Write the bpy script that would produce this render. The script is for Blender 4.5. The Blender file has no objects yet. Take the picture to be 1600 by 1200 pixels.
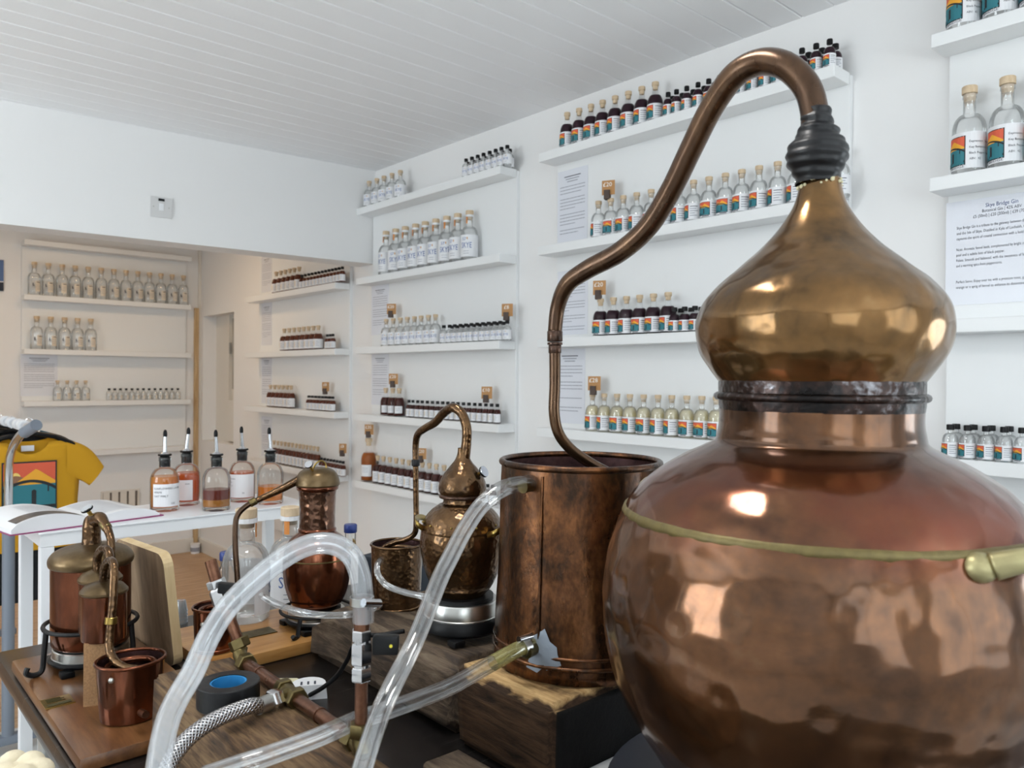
import bpy, bmesh, math, random
from mathutils import Vector, Matrix, noise
random.seed(7)
PI = math.pi
scene = bpy.context.scene
col = scene.collection

# ------------------------------------------------------------------ camera
CZ, F = 1.29, 1220.0
_a, _p, _r = math.radians(41.78), 8.6 / 1220, 0.0076
f0 = Vector((math.sin(_a), math.cos(_a), 0)); r0 = Vector((math.cos(_a), -math.sin(_a), 0)); z0 = Vector((0, 0, 1))
fw = f0 * math.cos(_p) - z0 * math.sin(_p)
u0 = z0 * math.cos(_p) + f0 * math.sin(_p)
rt = r0 * math.cos(_r) + u0 * math.sin(_r)
up = u0 * math.cos(_r) - r0 * math.sin(_r)
cam_d = bpy.data.cameras.new('camera'); cam = bpy.data.objects.new('camera', cam_d); col.objects.link(cam)
cam_d.sensor_width = 36; cam_d.lens = 36 * F / 1600; cam_d.dof.use_dof = True; cam_d.dof.focus_distance = 1.2; cam_d.dof.aperture_fstop = 10.0
cam_d.clip_start = 0.02; cam_d.clip_end = 60
M3 = Matrix((rt, up, -fw)).transposed()
cam.matrix_world = Matrix.Translation((0, 0, CZ)) @ M3.to_4x4()
scene.camera = cam
CAM = Vector((0, 0, CZ))

# ------------------------------------------------------------------ light
scene.view_settings.view_transform = 'Standard'
scene.view_settings.look = 'None'
scene.view_settings.gamma = 1
scene.view_settings.use_curve_mapping = False
scene.view_settings.exposure = -0.05
scene.cycles.transparent_max_bounces = 48
scene.cycles.max_bounces = 10
scene.cycles.sample_clamp_indirect = 8
w = bpy.data.worlds.new('sky'); scene.world = w; w.use_nodes = True
w.node_tree.nodes['Background'].inputs[0].default_value = (0.75, 0.87, 1.0, 1)
w.node_tree.nodes['Background'].inputs[1].default_value = 1.0


def area(name, loc, direction, sx, sy, energy, colr):
    l = bpy.data.lights.new(name, 'AREA'); l.shape = 'RECTANGLE'; l.size = sx; l.size_y = sy
    l.energy = energy; l.color = colr
    o = bpy.data.objects.new(name, l); col.objects.link(o); o.location = loc
    o.rotation_euler = Vector(direction).to_track_quat('-Z', 'Z').to_euler()
    return o


DAY = (0.95, 0.975, 1.0)
area('daylight_shop_window', (-1.15, -2.16, 1.55), (0, 1, 0), 1.5, 1.4, 21, DAY)
area('daylight_shop_window', (0.85, -2.16, 1.55), (0, 1, 0), 1.5, 1.4, 21, DAY)
area('daylight_door_glass', (2.32, -1.0, 1.0), (-1, 0, 0), 0.78, 1.8, 34, (.90, .955, 1))
area('daylight_side_window', (-2.62, 1.9, 1.45), (1, 0, 0), 2.5, 1.2, 86, DAY)
area('ceiling_fill_yard_side', (-3.4, 1.9, .2), (.5, 0, 1), 1.4, 2.6, 380, (1, .98, .95))  # added upward fill lamp for the deeper ceiling, no known yard behind it
area('ceiling_fill_street_side', (-.15, -3.0, .25), (0, .45, 1), 3.8, 1.4, 300, (1, .98, .95))  # added upward fill lamp brightening the ceiling, in place of assumed ground bounce

# ------------------------------------------------------------------ helpers
def srgb(r, g, b):
    f = lambda c: (c / 255 / 12.92) if c / 255 <= 0.04045 else ((c / 255 + 0.055) / 1.055) ** 2.4
    return (f(r), f(g), f(b), 1)


def ray(px, py):
    return fw + rt * ((px - 800) / F) + up * ((600 - py) / F)


def P(px, py, dep): return CAM + ray(px, py) * dep


def PZ(px, py, z):
    d = ray(px, py); return CAM + d * ((z - CZ) / d.z)


def PX(px, py, X):
    d = ray(px, py); return CAM + d * (X / d.x)


def PY(px, py, Y):
    d = ray(px, py); return CAM + d * (Y / d.y)


def XY(px, dep):
    v = f0 * dep + r0 * (dep * (px - 800) / F); return (v.x, v.y)


def ZY(px, py, dep):
    return P(px, py, dep).z


class MB:
    def __init__(s):
        s.v = []; s.f = []; s.m = []; s.uv = {}

    def quad_grid(s, rows, mat=0, closed=False):
        n = len(rows[0]); b = len(s.v)
        for r in rows: s.v.extend([tuple(p) for p in r])
        for i in range(len(rows) - 1):
            for j in range(n if closed else n - 1):
                k = (j + 1) % n
                s.f.append((b + i * n + j, b + i * n + k, b + (i + 1) * n + k, b + (i + 1) * n + j)); s.m.append(mat)
        return s

    def poly(s, pts, mat=0):
        b = len(s.v); s.v.extend([tuple(p) for p in pts]); s.f.append(tuple(range(b, b + len(pts)))); s.m.append(mat); return s

    def box(s, x0, x1, y0, y1, z0, z1, mat=0, mtx=None):
        c = [Vector((x, y, z)) for z in (z0, z1) for x, y in ((x0, y0), (x1, y0), (x1, y1), (x0, y1))]
        if mtx: c = [mtx @ p for p in c]
        b = len(s.v); s.v.extend([tuple(p) for p in c])
        for q in ((3, 2, 1, 0), (4, 5, 6, 7), (0, 1, 5, 4), (1, 2, 6, 5), (2, 3, 7, 6), (3, 0, 4, 7)):
            s.f.append(tuple(b + i for i in q)); s.m.append(mat)
        return s

    def bevbox(s, x0, x1, y0, y1, z0, z1, bev=0.004, mat=0, mtx=None):
        bm = bmesh.new(); bmesh.ops.create_cube(bm, size=1)
        for v in bm.verts:
            v.co = Vector(((x0 + x1) / 2 + v.co.x * (x1 - x0), (y0 + y1) / 2 + v.co.y * (y1 - y0), (z0 + z1) / 2 + v.co.z * (z1 - z0)))
        bmesh.ops.bevel(bm, geom=bm.edges[:] + bm.verts[:], offset=bev, segments=2, affect='EDGES', profile=0.6)
        return s.add_bm(bm, mat, mtx)

    def add_bm(s, bm, mat=0, mtx=None):
        b = len(s.v); bm.verts.index_update()
        for v in bm.verts: s.v.append(tuple(mtx @ v.co if mtx else v.co))
        for f in bm.faces: s.f.append(tuple(b + v.index for v in f.verts)); s.m.append(mat)
        bm.free(); return s

    def lathe(s, prof, c=(0, 0), seg=32, mat=0, mtx=None, fn=None, sx=1, sy=1):
        rows = []
        for r, z in prof:
            row = []
            for j in range(seg):
                t = 2 * PI * j / seg; rr = max(r, 1e-5)
                if fn: rr = rr + fn(t, z, rr)
                p = Vector((c[0] + rr * math.cos(t) * sx, c[1] + rr * math.sin(t) * sy, z))
                row.append(mtx @ p if mtx else p)
            rows.append(row)
        return s.quad_grid(rows, mat, True)

    def tube(s, pts, rad, seg=12, mat=0, caps=True, inner=False):
        pts = [Vector(p) for p in pts]; n = len(pts)
        if not hasattr(rad, '__len__'): rad = [rad] * n
        T = []
        for i in range(n):
            t = pts[min(i + 1, n - 1)] - pts[max(i - 1, 0)]; T.append(t.normalized() if t.length > 1e-9 else Vector((0, 0, 1)))
        nrm = T[0].orthogonal().normalized(); rows = []; b = len(s.v); L = 0
        for i in range(n):
            if i:
                nrm = (nrm - T[i] * nrm.dot(T[i])).normalized(); L += (pts[i] - pts[i - 1]).length
            bi = T[i].cross(nrm)
            rows.append([pts[i] + (nrm * math.cos(2 * PI * j / seg) + bi * math.sin(2 * PI * j / seg)) * rad[i] for j in range(seg)])
            for j in range(seg): s.uv[b + i * seg + j] = (j / seg, L)
        if inner: rows = [r[::-1] for r in rows]
        s.quad_grid(rows, mat, True)
        if caps:
            s.f.append(tuple(b + j for j in range(seg))[::-1]); s.m.append(mat)
            s.f.append(tuple(b + (n - 1) * seg + j for j in range(seg))); s.m.append(mat)
        return s

    def ball(s, c, r, mat=0, seg=12, sz=1):
        n = seg // 2
        rows = [[(c[0] + r * math.sin(PI * i / n) * math.cos(2 * PI * j / seg), c[1] + r * math.sin(PI * i / n) * math.sin(2 * PI * j / seg), c[2] - r * sz * math.cos(PI * i / n)) for j in range(seg)] for i in range(n + 1)]
        return s.quad_grid(rows, mat, True)

    def build(s, name, mats, parent=None, smooth=False, off=(0, 0, 0), world=False, recalc=True):
        if not isinstance(mats, (list, tuple)): mats = [mats]
        o3 = Vector(off)
        if world and parent:
            q = parent
            while q: o3 = o3 - Vector(q.location); q = q.parent
        me = bpy.data.meshes.new(name)
        me.from_pydata([tuple(Vector(v) + o3) for v in s.v], [], s.f)
        for m in mats: me.materials.append(m)
        me.polygons.foreach_set('material_index', s.m)
        if s.uv:
            uv = me.uv_layers.new(name='UVMap')
            for l in me.loops:
                if l.vertex_index in s.uv: uv.data[l.index].uv = s.uv[l.vertex_index]
        if recalc:
            bm = bmesh.new(); bm.from_mesh(me); bmesh.ops.remove_doubles(bm, verts=bm.verts, dist=1e-6) if not s.uv else None
            bmesh.ops.recalc_face_normals(bm, faces=bm.faces); bm.to_mesh(me); bm.free()
        if smooth:
            me.polygons.foreach_set('use_smooth', [True] * len(me.polygons))
            if smooth != 'all': me.set_sharp_from_angle(angle=math.radians(38))
        me.update()
        o = bpy.data.objects.new(name, me); col.objects.link(o)
        if parent: o.parent = parent
        return o


def spline(pts, n=10, closed=False):
    out = []; pts = [Vector(p) for p in pts]; m = len(pts)
    for i in range(m - 1):
        p0 = pts[max(i - 1, 0)]; p1 = pts[i]; p2 = pts[i + 1]; p3 = pts[min(i + 2, m - 1)]
        for k in range(n):
            t = k / n
            out.append(0.5 * ((2 * p1) + (p2 - p0) * t + (2 * p0 - 5 * p1 + 4 * p2 - p3) * t * t + (3 * p1 - p0 - 3 * p2 + p3) * t ** 3))
    out.append(pts[-1]); return out


def lerp_list(vals, n):
    out = []
    for i in range(len(vals) - 1):
        for k in range(n): out.append(vals[i] + (vals[i + 1] - vals[i]) * k / n)
    out.append(vals[-1]); return out


def tag(o, label=None, cat=None, group=None, kind=None):
    if label: o['label'] = label
    if cat: o['category'] = cat
    if group: o['group'] = group
    if kind: o['kind'] = kind
    return o


def thing(name, label, cat, loc=(0, 0, 0), group=None, rz=0):
    o = bpy.data.objects.new(name, None); col.objects.link(o); o.location = loc; o.rotation_euler = (0, 0, rz)
    o.empty_display_size = 0.05
    return tag(o, label, cat, group)


def dup(root, loc, rz=0, label=None, group=None):
    r = root.copy(); col.objects.link(r); r.location = loc; r.rotation_euler = (0, 0, rz)
    if label: r['label'] = label
    if group: r['group'] = group
    for ch in root.children:
        c = ch.copy(); col.objects.link(c); c.parent = r
        for g in ch.children:
            d = g.copy(); col.objects.link(d); d.parent = c
    return r


_tc = {}
def text_mesh(body, size):
    k = (body, size)
    if k not in _tc:
        cu = bpy.data.curves.new('t', 'FONT'); cu.body = body; cu.size = size; cu.resolution_u = 2
        o = bpy.data.objects.new('t', cu); col.objects.link(o)
        dg = bpy.context.evaluated_depsgraph_get(); me = bpy.data.meshes.new_from_object(o.evaluated_get(dg))
        vs = [(v.co.x, v.co.y) for v in me.vertices]; fs = [tuple(p.vertices) for p in me.polygons]
        bpy.data.objects.remove(o); bpy.data.curves.remove(cu); bpy.data.meshes.remove(me)
        _tc[k] = (vs, fs)
    return _tc[k]


def put_text(mb, body, size, fmap, mat, center=True, width=None):
    vs, fs = text_mesh(body, size)
    if not vs: return
    x0 = min(v[0] for v in vs); x1 = max(v[0] for v in vs)
    k = (width / (x1 - x0)) if width else 1
    cx = (x0 + x1) / 2 if center else x0
    b = len(mb.v); mb.v.extend([tuple(fmap((x - cx) * k, y)) for x, y in vs])
    for f in fs: mb.f.append(tuple(b + i for i in f)); mb.m.append(mat)

# ------------------------------------------------------------------ materials
def mat(name):
    m = bpy.data.materials.new(name); m.use_nodes = True
    nt = m.node_tree; b = nt.nodes['Principled BSDF']; return m, nt, b


def N(nt, typ, **kw):
    n = nt.nodes.new(typ)
    for k, v in kw.items():
        if k in n.inputs: n.inputs[k].default_value = v
        else: setattr(n, k, v)
    return n


def simple(name, c, rough=0.5, metal=0.0, bump=0, bscale=60, spec=None, coat=0, var=0):
    m, nt, b = mat(name); b.inputs['Base Color'].default_value = c; b.inputs['Roughness'].default_value = rough; b.inputs['Metallic'].default_value = metal
    if spec is not None: b.inputs['Specular IOR Level'].default_value = spec
    if coat: b.inputs['Coat Weight'].default_value = coat
    if bump or var:
        tc = N(nt, 'ShaderNodeTexCoord'); nz = N(nt, 'ShaderNodeTexNoise', Scale=bscale, Detail=4.0)
        nt.links.new(tc.outputs['Object'], nz.inputs['Vector'])
        if bump:
            bp = N(nt, 'ShaderNodeBump', Strength=bump, Distance=0.002); nt.links.new(nz.outputs['Fac'], bp.inputs['Height']); nt.links.new(bp.outputs[0], b.inputs['Normal'])
        if var:
            rp = N(nt, 'ShaderNodeValToRGB'); rp.color_ramp.elements[0].position = .3; rp.color_ramp.elements[1].position = .7
            rp.color_ramp.elements[0].color = tuple(x * (1 - var) for x in c[:3]) + (1,); rp.color_ramp.elements[1].color = c
            nt.links.new(nz.outputs['Fac'], rp.inputs[0]); nt.links.new(rp.outputs[0], b.inputs['Base Color'])
    return m


def tone(c, k, sat):
    l = .3 * c[0] + .55 * c[1] + .15 * c[2]
    return tuple((l + (x - l) * sat) * k for x in c[:3]) + (1,)


def copper(name, cols, rough=(.18, .4), hammer=0.0, hscale=55, nscale=9, streak=1.0, bump2=.15, metal=.84):
    m, nt, b = mat(name); L = nt.links.new; cols = [tone(c, .7, 1.0) for c in cols]
    tc = N(nt, 'ShaderNodeTexCoord'); mp = N(nt, 'ShaderNodeMapping'); mp.inputs['Scale'].default_value = (1, 1, streak)
    L(tc.outputs['Object'], mp.inputs[0])
    n1 = N(nt, 'ShaderNodeTexNoise', Scale=nscale, Detail=6.0, Roughness=.62, Distortion=.6); L(mp.outputs[0], n1.inputs['Vector'])
    n2 = N(nt, 'ShaderNodeTexNoise', Scale=nscale * 9, Detail=3.0); L(mp.outputs[0], n2.inputs['Vector'])
    mx = N(nt, 'ShaderNodeMath', operation='MULTIPLY_ADD'); L(n2.outputs['Fac'], mx.inputs[0]); mx.inputs[1].default_value = .3; 
    sb = N(nt, 'ShaderNodeMath', operation='SUBTRACT'); L(n1.outputs['Fac'], sb.inputs[0]); sb.inputs[1].default_value = .15; L(sb.outputs[0], mx.inputs[2])
    rp = N(nt, 'ShaderNodeValToRGB'); el = rp.color_ramp.elements
    while len(el) < len(cols): el.new(.5)
    for i, c in enumerate(cols): el[i].position = .28 + .44 * i / (len(cols) - 1); el[i].color = c
    L(mx.outputs[0], rp.inputs[0]); L(rp.outputs[0], b.inputs['Base Color'])
    b.inputs['Metallic'].default_value = metal; b.inputs['Coat Weight'].default_value = .14; b.inputs['Coat Roughness'].default_value = rough[0] * .7; b.inputs['Coat IOR'].default_value = 1.6
    mr = N(nt, 'ShaderNodeMapRange'); mr.inputs['From Min'].default_value = .3; mr.inputs['From Max'].default_value = .7
    mr.inputs['To Min'].default_value = rough[0]; mr.inputs['To Max'].default_value = rough[1]
    n3 = N(nt, 'ShaderNodeTexNoise', Scale=nscale * 2.3, Detail=5.0); L(mp.outputs[0], n3.inputs['Vector']); L(n3.outputs['Fac'], mr.inputs[0]); L(mr.outputs[0], b.inputs['Roughness'])
    bp = N(nt, 'ShaderNodeBump', Strength=bump2, Distance=.001); L(n2.outputs['Fac'], bp.inputs['Height'])
    if hammer:
        vo = N(nt, 'ShaderNodeTexVoronoi', Scale=hscale); vo.feature = 'SMOOTH_F1'; vo.inputs['Smoothness'].default_value = .35
        L(tc.outputs['Object'], vo.inputs['Vector'])
        bh = N(nt, 'ShaderNodeBump', Strength=hammer, Distance=.004); L(vo.outputs['Distance'], bh.inputs['Height']); L(bp.outputs[0], bh.inputs['Normal']); L(bh.outputs[0], b.inputs['Normal'])
    else: L(bp.outputs[0], b.inputs['Normal'])
    return m


def wood(name, cols, scale=6.0, axis=0, rough=.55, crack=.4, stretch=12, ring=0.0, coat=0, k=.62):
    m, nt, b = mat(name); L = nt.links.new; cols = [tone(c, k, .95) for c in cols]
    tc = N(nt, 'ShaderNodeTexCoord'); mp = N(nt, 'ShaderNodeMapping'); sc = [stretch] * 3; sc[axis] = 1.0; mp.inputs['Scale'].default_value = sc
    L(tc.outputs['Object'], mp.inputs[0])
    n1 = N(nt, 'ShaderNodeTexNoise', Scale=scale, Detail=8.0, Roughness=.65, Distortion=.5); L(mp.outputs[0], n1.inputs['Vector'])
    n2 = N(nt, 'ShaderNodeTexNoise', Scale=scale * .6, Detail=3.0); L(tc.outputs['Object'], n2.inputs['Vector'])
    ad = N(nt, 'ShaderNodeMath', operation='MULTIPLY_ADD'); L(n2.outputs['Fac'], ad.inputs[0]); ad.inputs[1].default_value = .5
    s2 = N(nt, 'ShaderNodeMath', operation='SUBTRACT'); L(n1.outputs['Fac'], s2.inputs[0]); s2.inputs[1].default_value = .25; L(s2.outputs[0], ad.inputs[2])
    rp = N(nt, 'ShaderNodeValToRGB'); el = rp.color_ramp.elements
    while len(el) < len(cols): el.new(.5)
    for i, c in enumerate(cols): el[i].position = .3 + .42 * i / (len(cols) - 1); el[i].color = c
    L(ad.outputs[0], rp.inputs[0]); L(rp.outputs[0], b.inputs['Base Color'])
    b.inputs['Roughness'].default_value = rough
    if coat: b.inputs['Coat Weight'].default_value = coat; b.inputs['Coat Roughness'].default_value = .2
    bp = N(nt, 'ShaderNodeBump', Strength=crack, Distance=.002); L(n1.outputs['Fac'], bp.inputs['Height']); L(bp.outputs[0], b.inputs['Normal'])
    return m


def glassy(name, tint, edge=(.75, .8, .8, 1), blend=.28, rough=.03, body=0.0, bodyc=(.85, .88, .9, 1), gmin=.03, gmax=.85):
    """thin clear wall: see-through with fresnel reflections and a faint milky body"""
    m, nt, b = mat(name); L = nt.links.new; nt.nodes.remove(b); out = nt.nodes['Material Output']
    tr = N(nt, 'ShaderNodeBsdfTransparent'); tr.inputs[0].default_value = tint
    gl = N(nt, 'ShaderNodeBsdfGlossy'); gl.inputs['Color'].default_value = edge; gl.inputs['Roughness'].default_value = rough
    df = N(nt, 'ShaderNodeBsdfPrincipled'); df.inputs['Base Color'].default_value = bodyc; df.inputs['Roughness'].default_value = .4
    m1 = N(nt, 'ShaderNodeMixShader'); m1.inputs[0].default_value = body; L(tr.outputs[0], m1.inputs[1]); L(df.outputs[0], m1.inputs[2])
    lw = N(nt, 'ShaderNodeLayerWeight', Blend=blend); mr = N(nt, 'ShaderNodeMapRange'); mr.inputs['To Min'].default_value = gmin; mr.inputs['To Max'].default_value = gmax
    L(lw.outputs['Fresnel'], mr.inputs[0])
    m2 = N(nt, 'ShaderNodeMixShader'); L(mr.outputs[0], m2.inputs[0]); L(m1.outputs[0], m2.inputs[1]); L(gl.outputs[0], m2.inputs[2])
    L(m2.outputs[0], out.inputs[0]); return m


WALL = simple('wall_paint', srgb(238, 238, 238), .6, bump=.03, bscale=90)
WALLW = simple('backroom_wall_paint', srgb(226, 219, 207), .6, bump=.03, bscale=90)
SHELFW = simple('white_gloss_board', srgb(236, 238, 239), .35)
CEIL = simple('ceiling_paint', srgb(240, 241, 243), .5)
WHITE = simple('white_powder_coat', srgb(238, 240, 243), .3)
TRIM = simple('trim_gloss', srgb(228, 224, 216), .3)
PINE = wood('bare_pine', [srgb(176, 140, 92), srgb(214, 184, 140)], 5, 2, .5, .1, k=1.0)
FLOORM = wood('laminate_floor', [srgb(168, 128, 90), srgb(196, 158, 118), srgb(214, 180, 140)], 4, 0, .42, .1, 9, k=1.0)
GLASS = glassy('clear_glass', (.985, .99, .988, 1), (.95, .97, .97, 1), .2, .02, gmin=.04)
GLASSG = glassy('gin_bottle_glass', (.985, .99, .988, 1), (.97, .98, .98, 1), .26, .03, .16, (.95, .96, .96, 1), gmin=.06)
GLASSD = glassy('liqueur_bottle_glass', (.985, .985, .985, 1), (.9, .92, .92, 1), .08, .02, 0, gmin=.01, gmax=.6)
PANE = glassy('window_glass', (.95, .97, .97, 1), (1, 1, 1, 1), .1, .01)
HOSE = glassy('clear_pvc', (.95, .96, .965, 1), (1, 1, 1, 1), .36, .06, .035, (.88, .9, .92, 1), .06, .6)
BORE = glassy('pvc_bore', (.97, .975, .98, 1), (1, 1, 1, 1), .22, .05, .01, (.9, .9, .92, 1), .03, .4)
HOSEM = glassy('milky_pvc', (.92, .94, .96, 1), (1, 1, 1, 1), .36, .10, .19, (.86, .88, .91, 1), .05, .5)
HOSEY = glassy('yellowed_pvc', (.82, .80, .55, 1), (.95, .95, .9, 1), .4, .10, .35, srgb(214, 204, 130), .06)
PLASTIC = glassy('clear_plastic_cup', (.88, .9, .9, 1), (.95, .97, 1, 1), .35, .06, .18, (.9, .92, .94, 1), .06)
LIQ = {}
def liquid(name, c, rough=.12, emis=0):
    m = simple(name, c, .35, spec=.15); LIQ[name] = m; return m
L_DARK = liquid('dark_berry_liqueur', srgb(46, 26, 36)); L_RED = liquid('red_brown_liqueur', srgb(66, 30, 26))
L_AMBER = liquid('amber_spirit', srgb(150, 82, 34)); L_BROWN = liquid('brown_spirit', srgb(92, 46, 30)); L_PALE = liquid('pale_straw_spirit', srgb(205, 200, 150))
def tinted(name, t, k):
    return glassy(name, t, (.9, .9, .9, 1), .12, .03, k, t, .02)
L_TAMB = tinted('translucent_amber', srgb(240, 166, 62), .4); L_TRED = tinted('translucent_red', srgb(150, 60, 40), .4); L_TORG = tinted('translucent_orange', srgb(228, 126, 56), .4)
L_TPALE = tinted('translucent_straw', srgb(250, 241, 204), .3)
CORK = wood('stopper_wood', [srgb(200, 172, 136), srgb(220, 198, 166)], 30, 2, .6, .1, 3, k=1.0)
CORKD = simple('cork', srgb(178, 142, 96), .8, bump=.2, bscale=300)
BLK = simple('black_plastic', srgb(16, 17, 19), .4, spec=.25)
BLKM = simple('black_iron', srgb(20, 20, 22), .5, .3)
RUB = simple('black_tape_rubber', srgb(18, 19, 22), .36, bump=.3, bscale=70, spec=.35)
BLUEC = simple('blue_cap_plastic', srgb(30, 52, 120), .35)
PAPER = simple('label_paper', srgb(232, 233, 236), .6)
PAPERC = simple('cream_label_paper', srgb(222, 211, 194), .6)
SHEETP = simple('laminated_sheet', srgb(226, 229, 237), .25)
INK = simple('print_ink', srgb(70, 74, 86), .7); INKL = simple('pale_print_ink', srgb(150, 154, 166), .7); INKB = simple('blue_print_ink', srgb(44, 74, 130), .7)
A_RED = simple('art_red', srgb(222, 96, 66), .6); A_YEL = simple('art_yellow', srgb(240, 172, 48), .6); A_TEAL = simple('art_teal', srgb(44, 122, 134), .6)
A_DK = simple('art_dark', srgb(34, 38, 42), .6); A_SUN = simple('art_sun', srgb(248, 214, 120), .6); A_BRN = simple('art_brown', srgb(150, 106, 78), .6); A_TEAL2 = simple('art_teal_deep', srgb(34, 92, 104), .6)
SKYEB = simple('label_blue_ink', srgb(82, 110, 168), .6); GOLD = simple('label_gold', srgb(200, 150, 90), .5); ORNG = simple('label_orange', srgb(216, 140, 70), .6)
KRAFT = simple('kraft_card', srgb(186, 138, 88), .7, var=.08, bscale=120); CLIP = simple('stained_wood_clip', srgb(74, 58, 50), .6); CHALK = simple('white_chalk_ink', srgb(245, 244, 240), .7)
STEEL = simple('brushed_steel', srgb(190, 190, 186), .28, 1.0, bump=.06, bscale=40)
CHROME = simple('chrome', srgb(214, 216, 220), .08, 1.0)
NUT = simple('plated_nut', srgb(200, 200, 202), .16, 1.0)
BRASS = simple('brass', srgb(176, 150, 84), .28, 1.0, bump=.1, bscale=90, var=.25)
BRASSD = simple('dull_brass', srgb(124, 110, 74), .4, 1.0, bump=.1, bscale=90, var=.3)
PIPE = copper('plumbing_copper', [srgb(92, 58, 42), srgb(124, 82, 60), srgb(150, 106, 80)], (.25, .42), 0, nscale=22)
SWAN = copper('aged_swan_copper', [srgb(70, 51, 38), srgb(100, 74, 54), srgb(124, 94, 66)], (.2, .36), 0, nscale=10, streak=.4)
SWAND = copper('sooty_copper', [srgb(36, 32, 31), srgb(84, 62, 50), srgb(126, 92, 74)], (.25, .45), 0, nscale=30)
BIGC = copper('big_pot_copper', [srgb(66, 45, 31), srgb(104, 71, 47), srgb(130, 88, 56), srgb(148, 114, 86)], (.12, .25), 0, nscale=8)
def redden(m):
    # heat-reddened zone of the shoulder and yellower neck (fixed to the still's own height)
    nt = m.node_tree; L = nt.links.new; b = nt.nodes['Principled BSDF']; src = b.inputs['Base Color'].links[0].from_socket
    tc = N(nt, 'ShaderNodeTexCoord'); sx = N(nt, 'ShaderNodeSeparateXYZ'); L(tc.outputs['Object'], sx.inputs[0])
    nz = N(nt, 'ShaderNodeTexNoise', Scale=7.0, Detail=5.0); L(tc.outputs['Object'], nz.inputs['Vector'])
    rp = N(nt, 'ShaderNodeValToRGB'); e = rp.color_ramp.elements
    e[0].position = .255; e[0].color = (0, 0, 0, 1); e[1].position = .30; e[1].color = (1, 1, 1, 1)
    q = e.new(.325); q.color = (1, 1, 1, 1); q = e.new(.342); q.color = (.0, .0, .0, 1)
    ad = N(nt, 'ShaderNodeMath', operation='MULTIPLY_ADD'); ad.inputs[1].default_value = .05; ad.inputs[2].default_value = -.025; L(nz.outputs['Fac'], ad.inputs[0])
    a2 = N(nt, 'ShaderNodeMath', operation='ADD'); L(sx.outputs[2], a2.inputs[0]); L(ad.outputs[0], a2.inputs[1]); L(a2.outputs[0], rp.inputs[0])
    ml = N(nt, 'ShaderNodeMath', operation='MULTIPLY'); L(rp.outputs[0], ml.inputs[0]); mr = N(nt, 'ShaderNodeMapRange'); mr.inputs['From Min'].default_value = .35; mr.inputs['From Max'].default_value = .62; mr.inputs['To Max'].default_value = .8; L(nz.outputs['Fac'], mr.inputs[0]); L(mr.outputs[0], ml.inputs[1])
    mx = N(nt, 'ShaderNodeMix', data_type='RGBA'); mx.inputs[7].default_value = tone(srgb(132, 64, 44), .8, 1); L(ml.outputs[0], mx.inputs[0]); L(src, mx.inputs[6]); L(mx.outputs[2], b.inputs['Base Color'])
redden(BIGC)
BIGC.node_tree.nodes['Principled BSDF'].inputs['Coat Weight'].default_value = .3
HEADC = copper('big_head_copper', [srgb(82, 62, 42), srgb(124, 94, 58), srgb(150, 112, 68), srgb(168, 134, 92)], (.12, .24), .0, 34, nscale=8)
BANDC = copper('patinated_band', [srgb(16, 16, 18), srgb(30, 26, 26), srgb(64, 46, 40), srgb(160, 160, 165)], (.2, .45), .2, 120, nscale=22, bump2=.5)
BUCKC = copper('mottled_bucket_copper', [srgb(44, 32, 26), srgb(78, 53, 36), srgb(124, 80, 48), srgb(166, 110, 66)], (.24, .42), .14, 30, nscale=20, streak=.6, bump2=.5)
BUCKI = copper('tarnished_inside', [srgb(48, 34, 38), srgb(92, 64, 64), srgb(120, 88, 82)], (.35, .5), 0, nscale=14)
SMALLC = copper('small_still_copper', [srgb(84, 62, 40), srgb(114, 84, 54), srgb(140, 106, 70)], (.15, .28), .22, 150, nscale=16)
SMALLP = copper('polished_red_copper', [srgb(92, 48, 30), srgb(132, 74, 46), srgb(168, 104, 72)], (.1, .24), 0, nscale=14, streak=.35)
HAMM = copper('hammered_copper', [srgb(100, 70, 54), srgb(130, 94, 74), srgb(160, 120, 96)], (.14, .26), .3, 95, nscale=18)
BRONZ = copper('bronzed_lid', [srgb(92, 74, 50), srgb(120, 98, 66), srgb(140, 116, 82)], (.3, .42), .04, 90, nscale=14)
OLDW = wood('old_dark_timber', [srgb(52, 36, 26), srgb(88, 64, 44), srgb(126, 98, 70), srgb(150, 124, 94)], 7, 1, .75, .7, 9)
OLDW2 = wood('greyed_timber', [srgb(66, 50, 38), srgb(104, 82, 62), srgb(146, 122, 96), srgb(172, 150, 122)], 16, 1, .75, .9, 6, k=.42)
BEAMW = wood('oak_beam', [srgb(52, 36, 22), srgb(112, 80, 48), srgb(158, 122, 80), srgb(178, 144, 100)], 15, 1, .7, .8, 9, k=.5)
DISPW = wood('stained_display_board', [srgb(112, 68, 36), srgb(150, 98, 54), srgb(176, 120, 70)], 6, 1, .3, .1, 9, coat=.4, k=.5)
OAKW = wood('golden_oak_board', [srgb(158, 104, 46), srgb(190, 134, 66), srgb(204, 150, 82)], 6, 0, .4, .12, 12, coat=.2, k=.85)
CHOPW = wood('chopping_board_wood', [srgb(124, 100, 76), srgb(160, 132, 102), srgb(184, 156, 124)], 6, 2, .6, .15, 8, k=.9)
CHOPE = wood('chopping_board_edge', [srgb(196, 168, 122), srgb(220, 196, 152)], 6, 2, .6, .1, 8, k=1.0)
PBOARD = simple('particle_board', srgb(168, 128, 88), .8, bump=.4, bscale=400, var=.35)
TABLEM = simple('dark_steel_top', srgb(66, 62, 61), .27, .8, bump=.04, bscale=18, var=.3)
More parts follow.
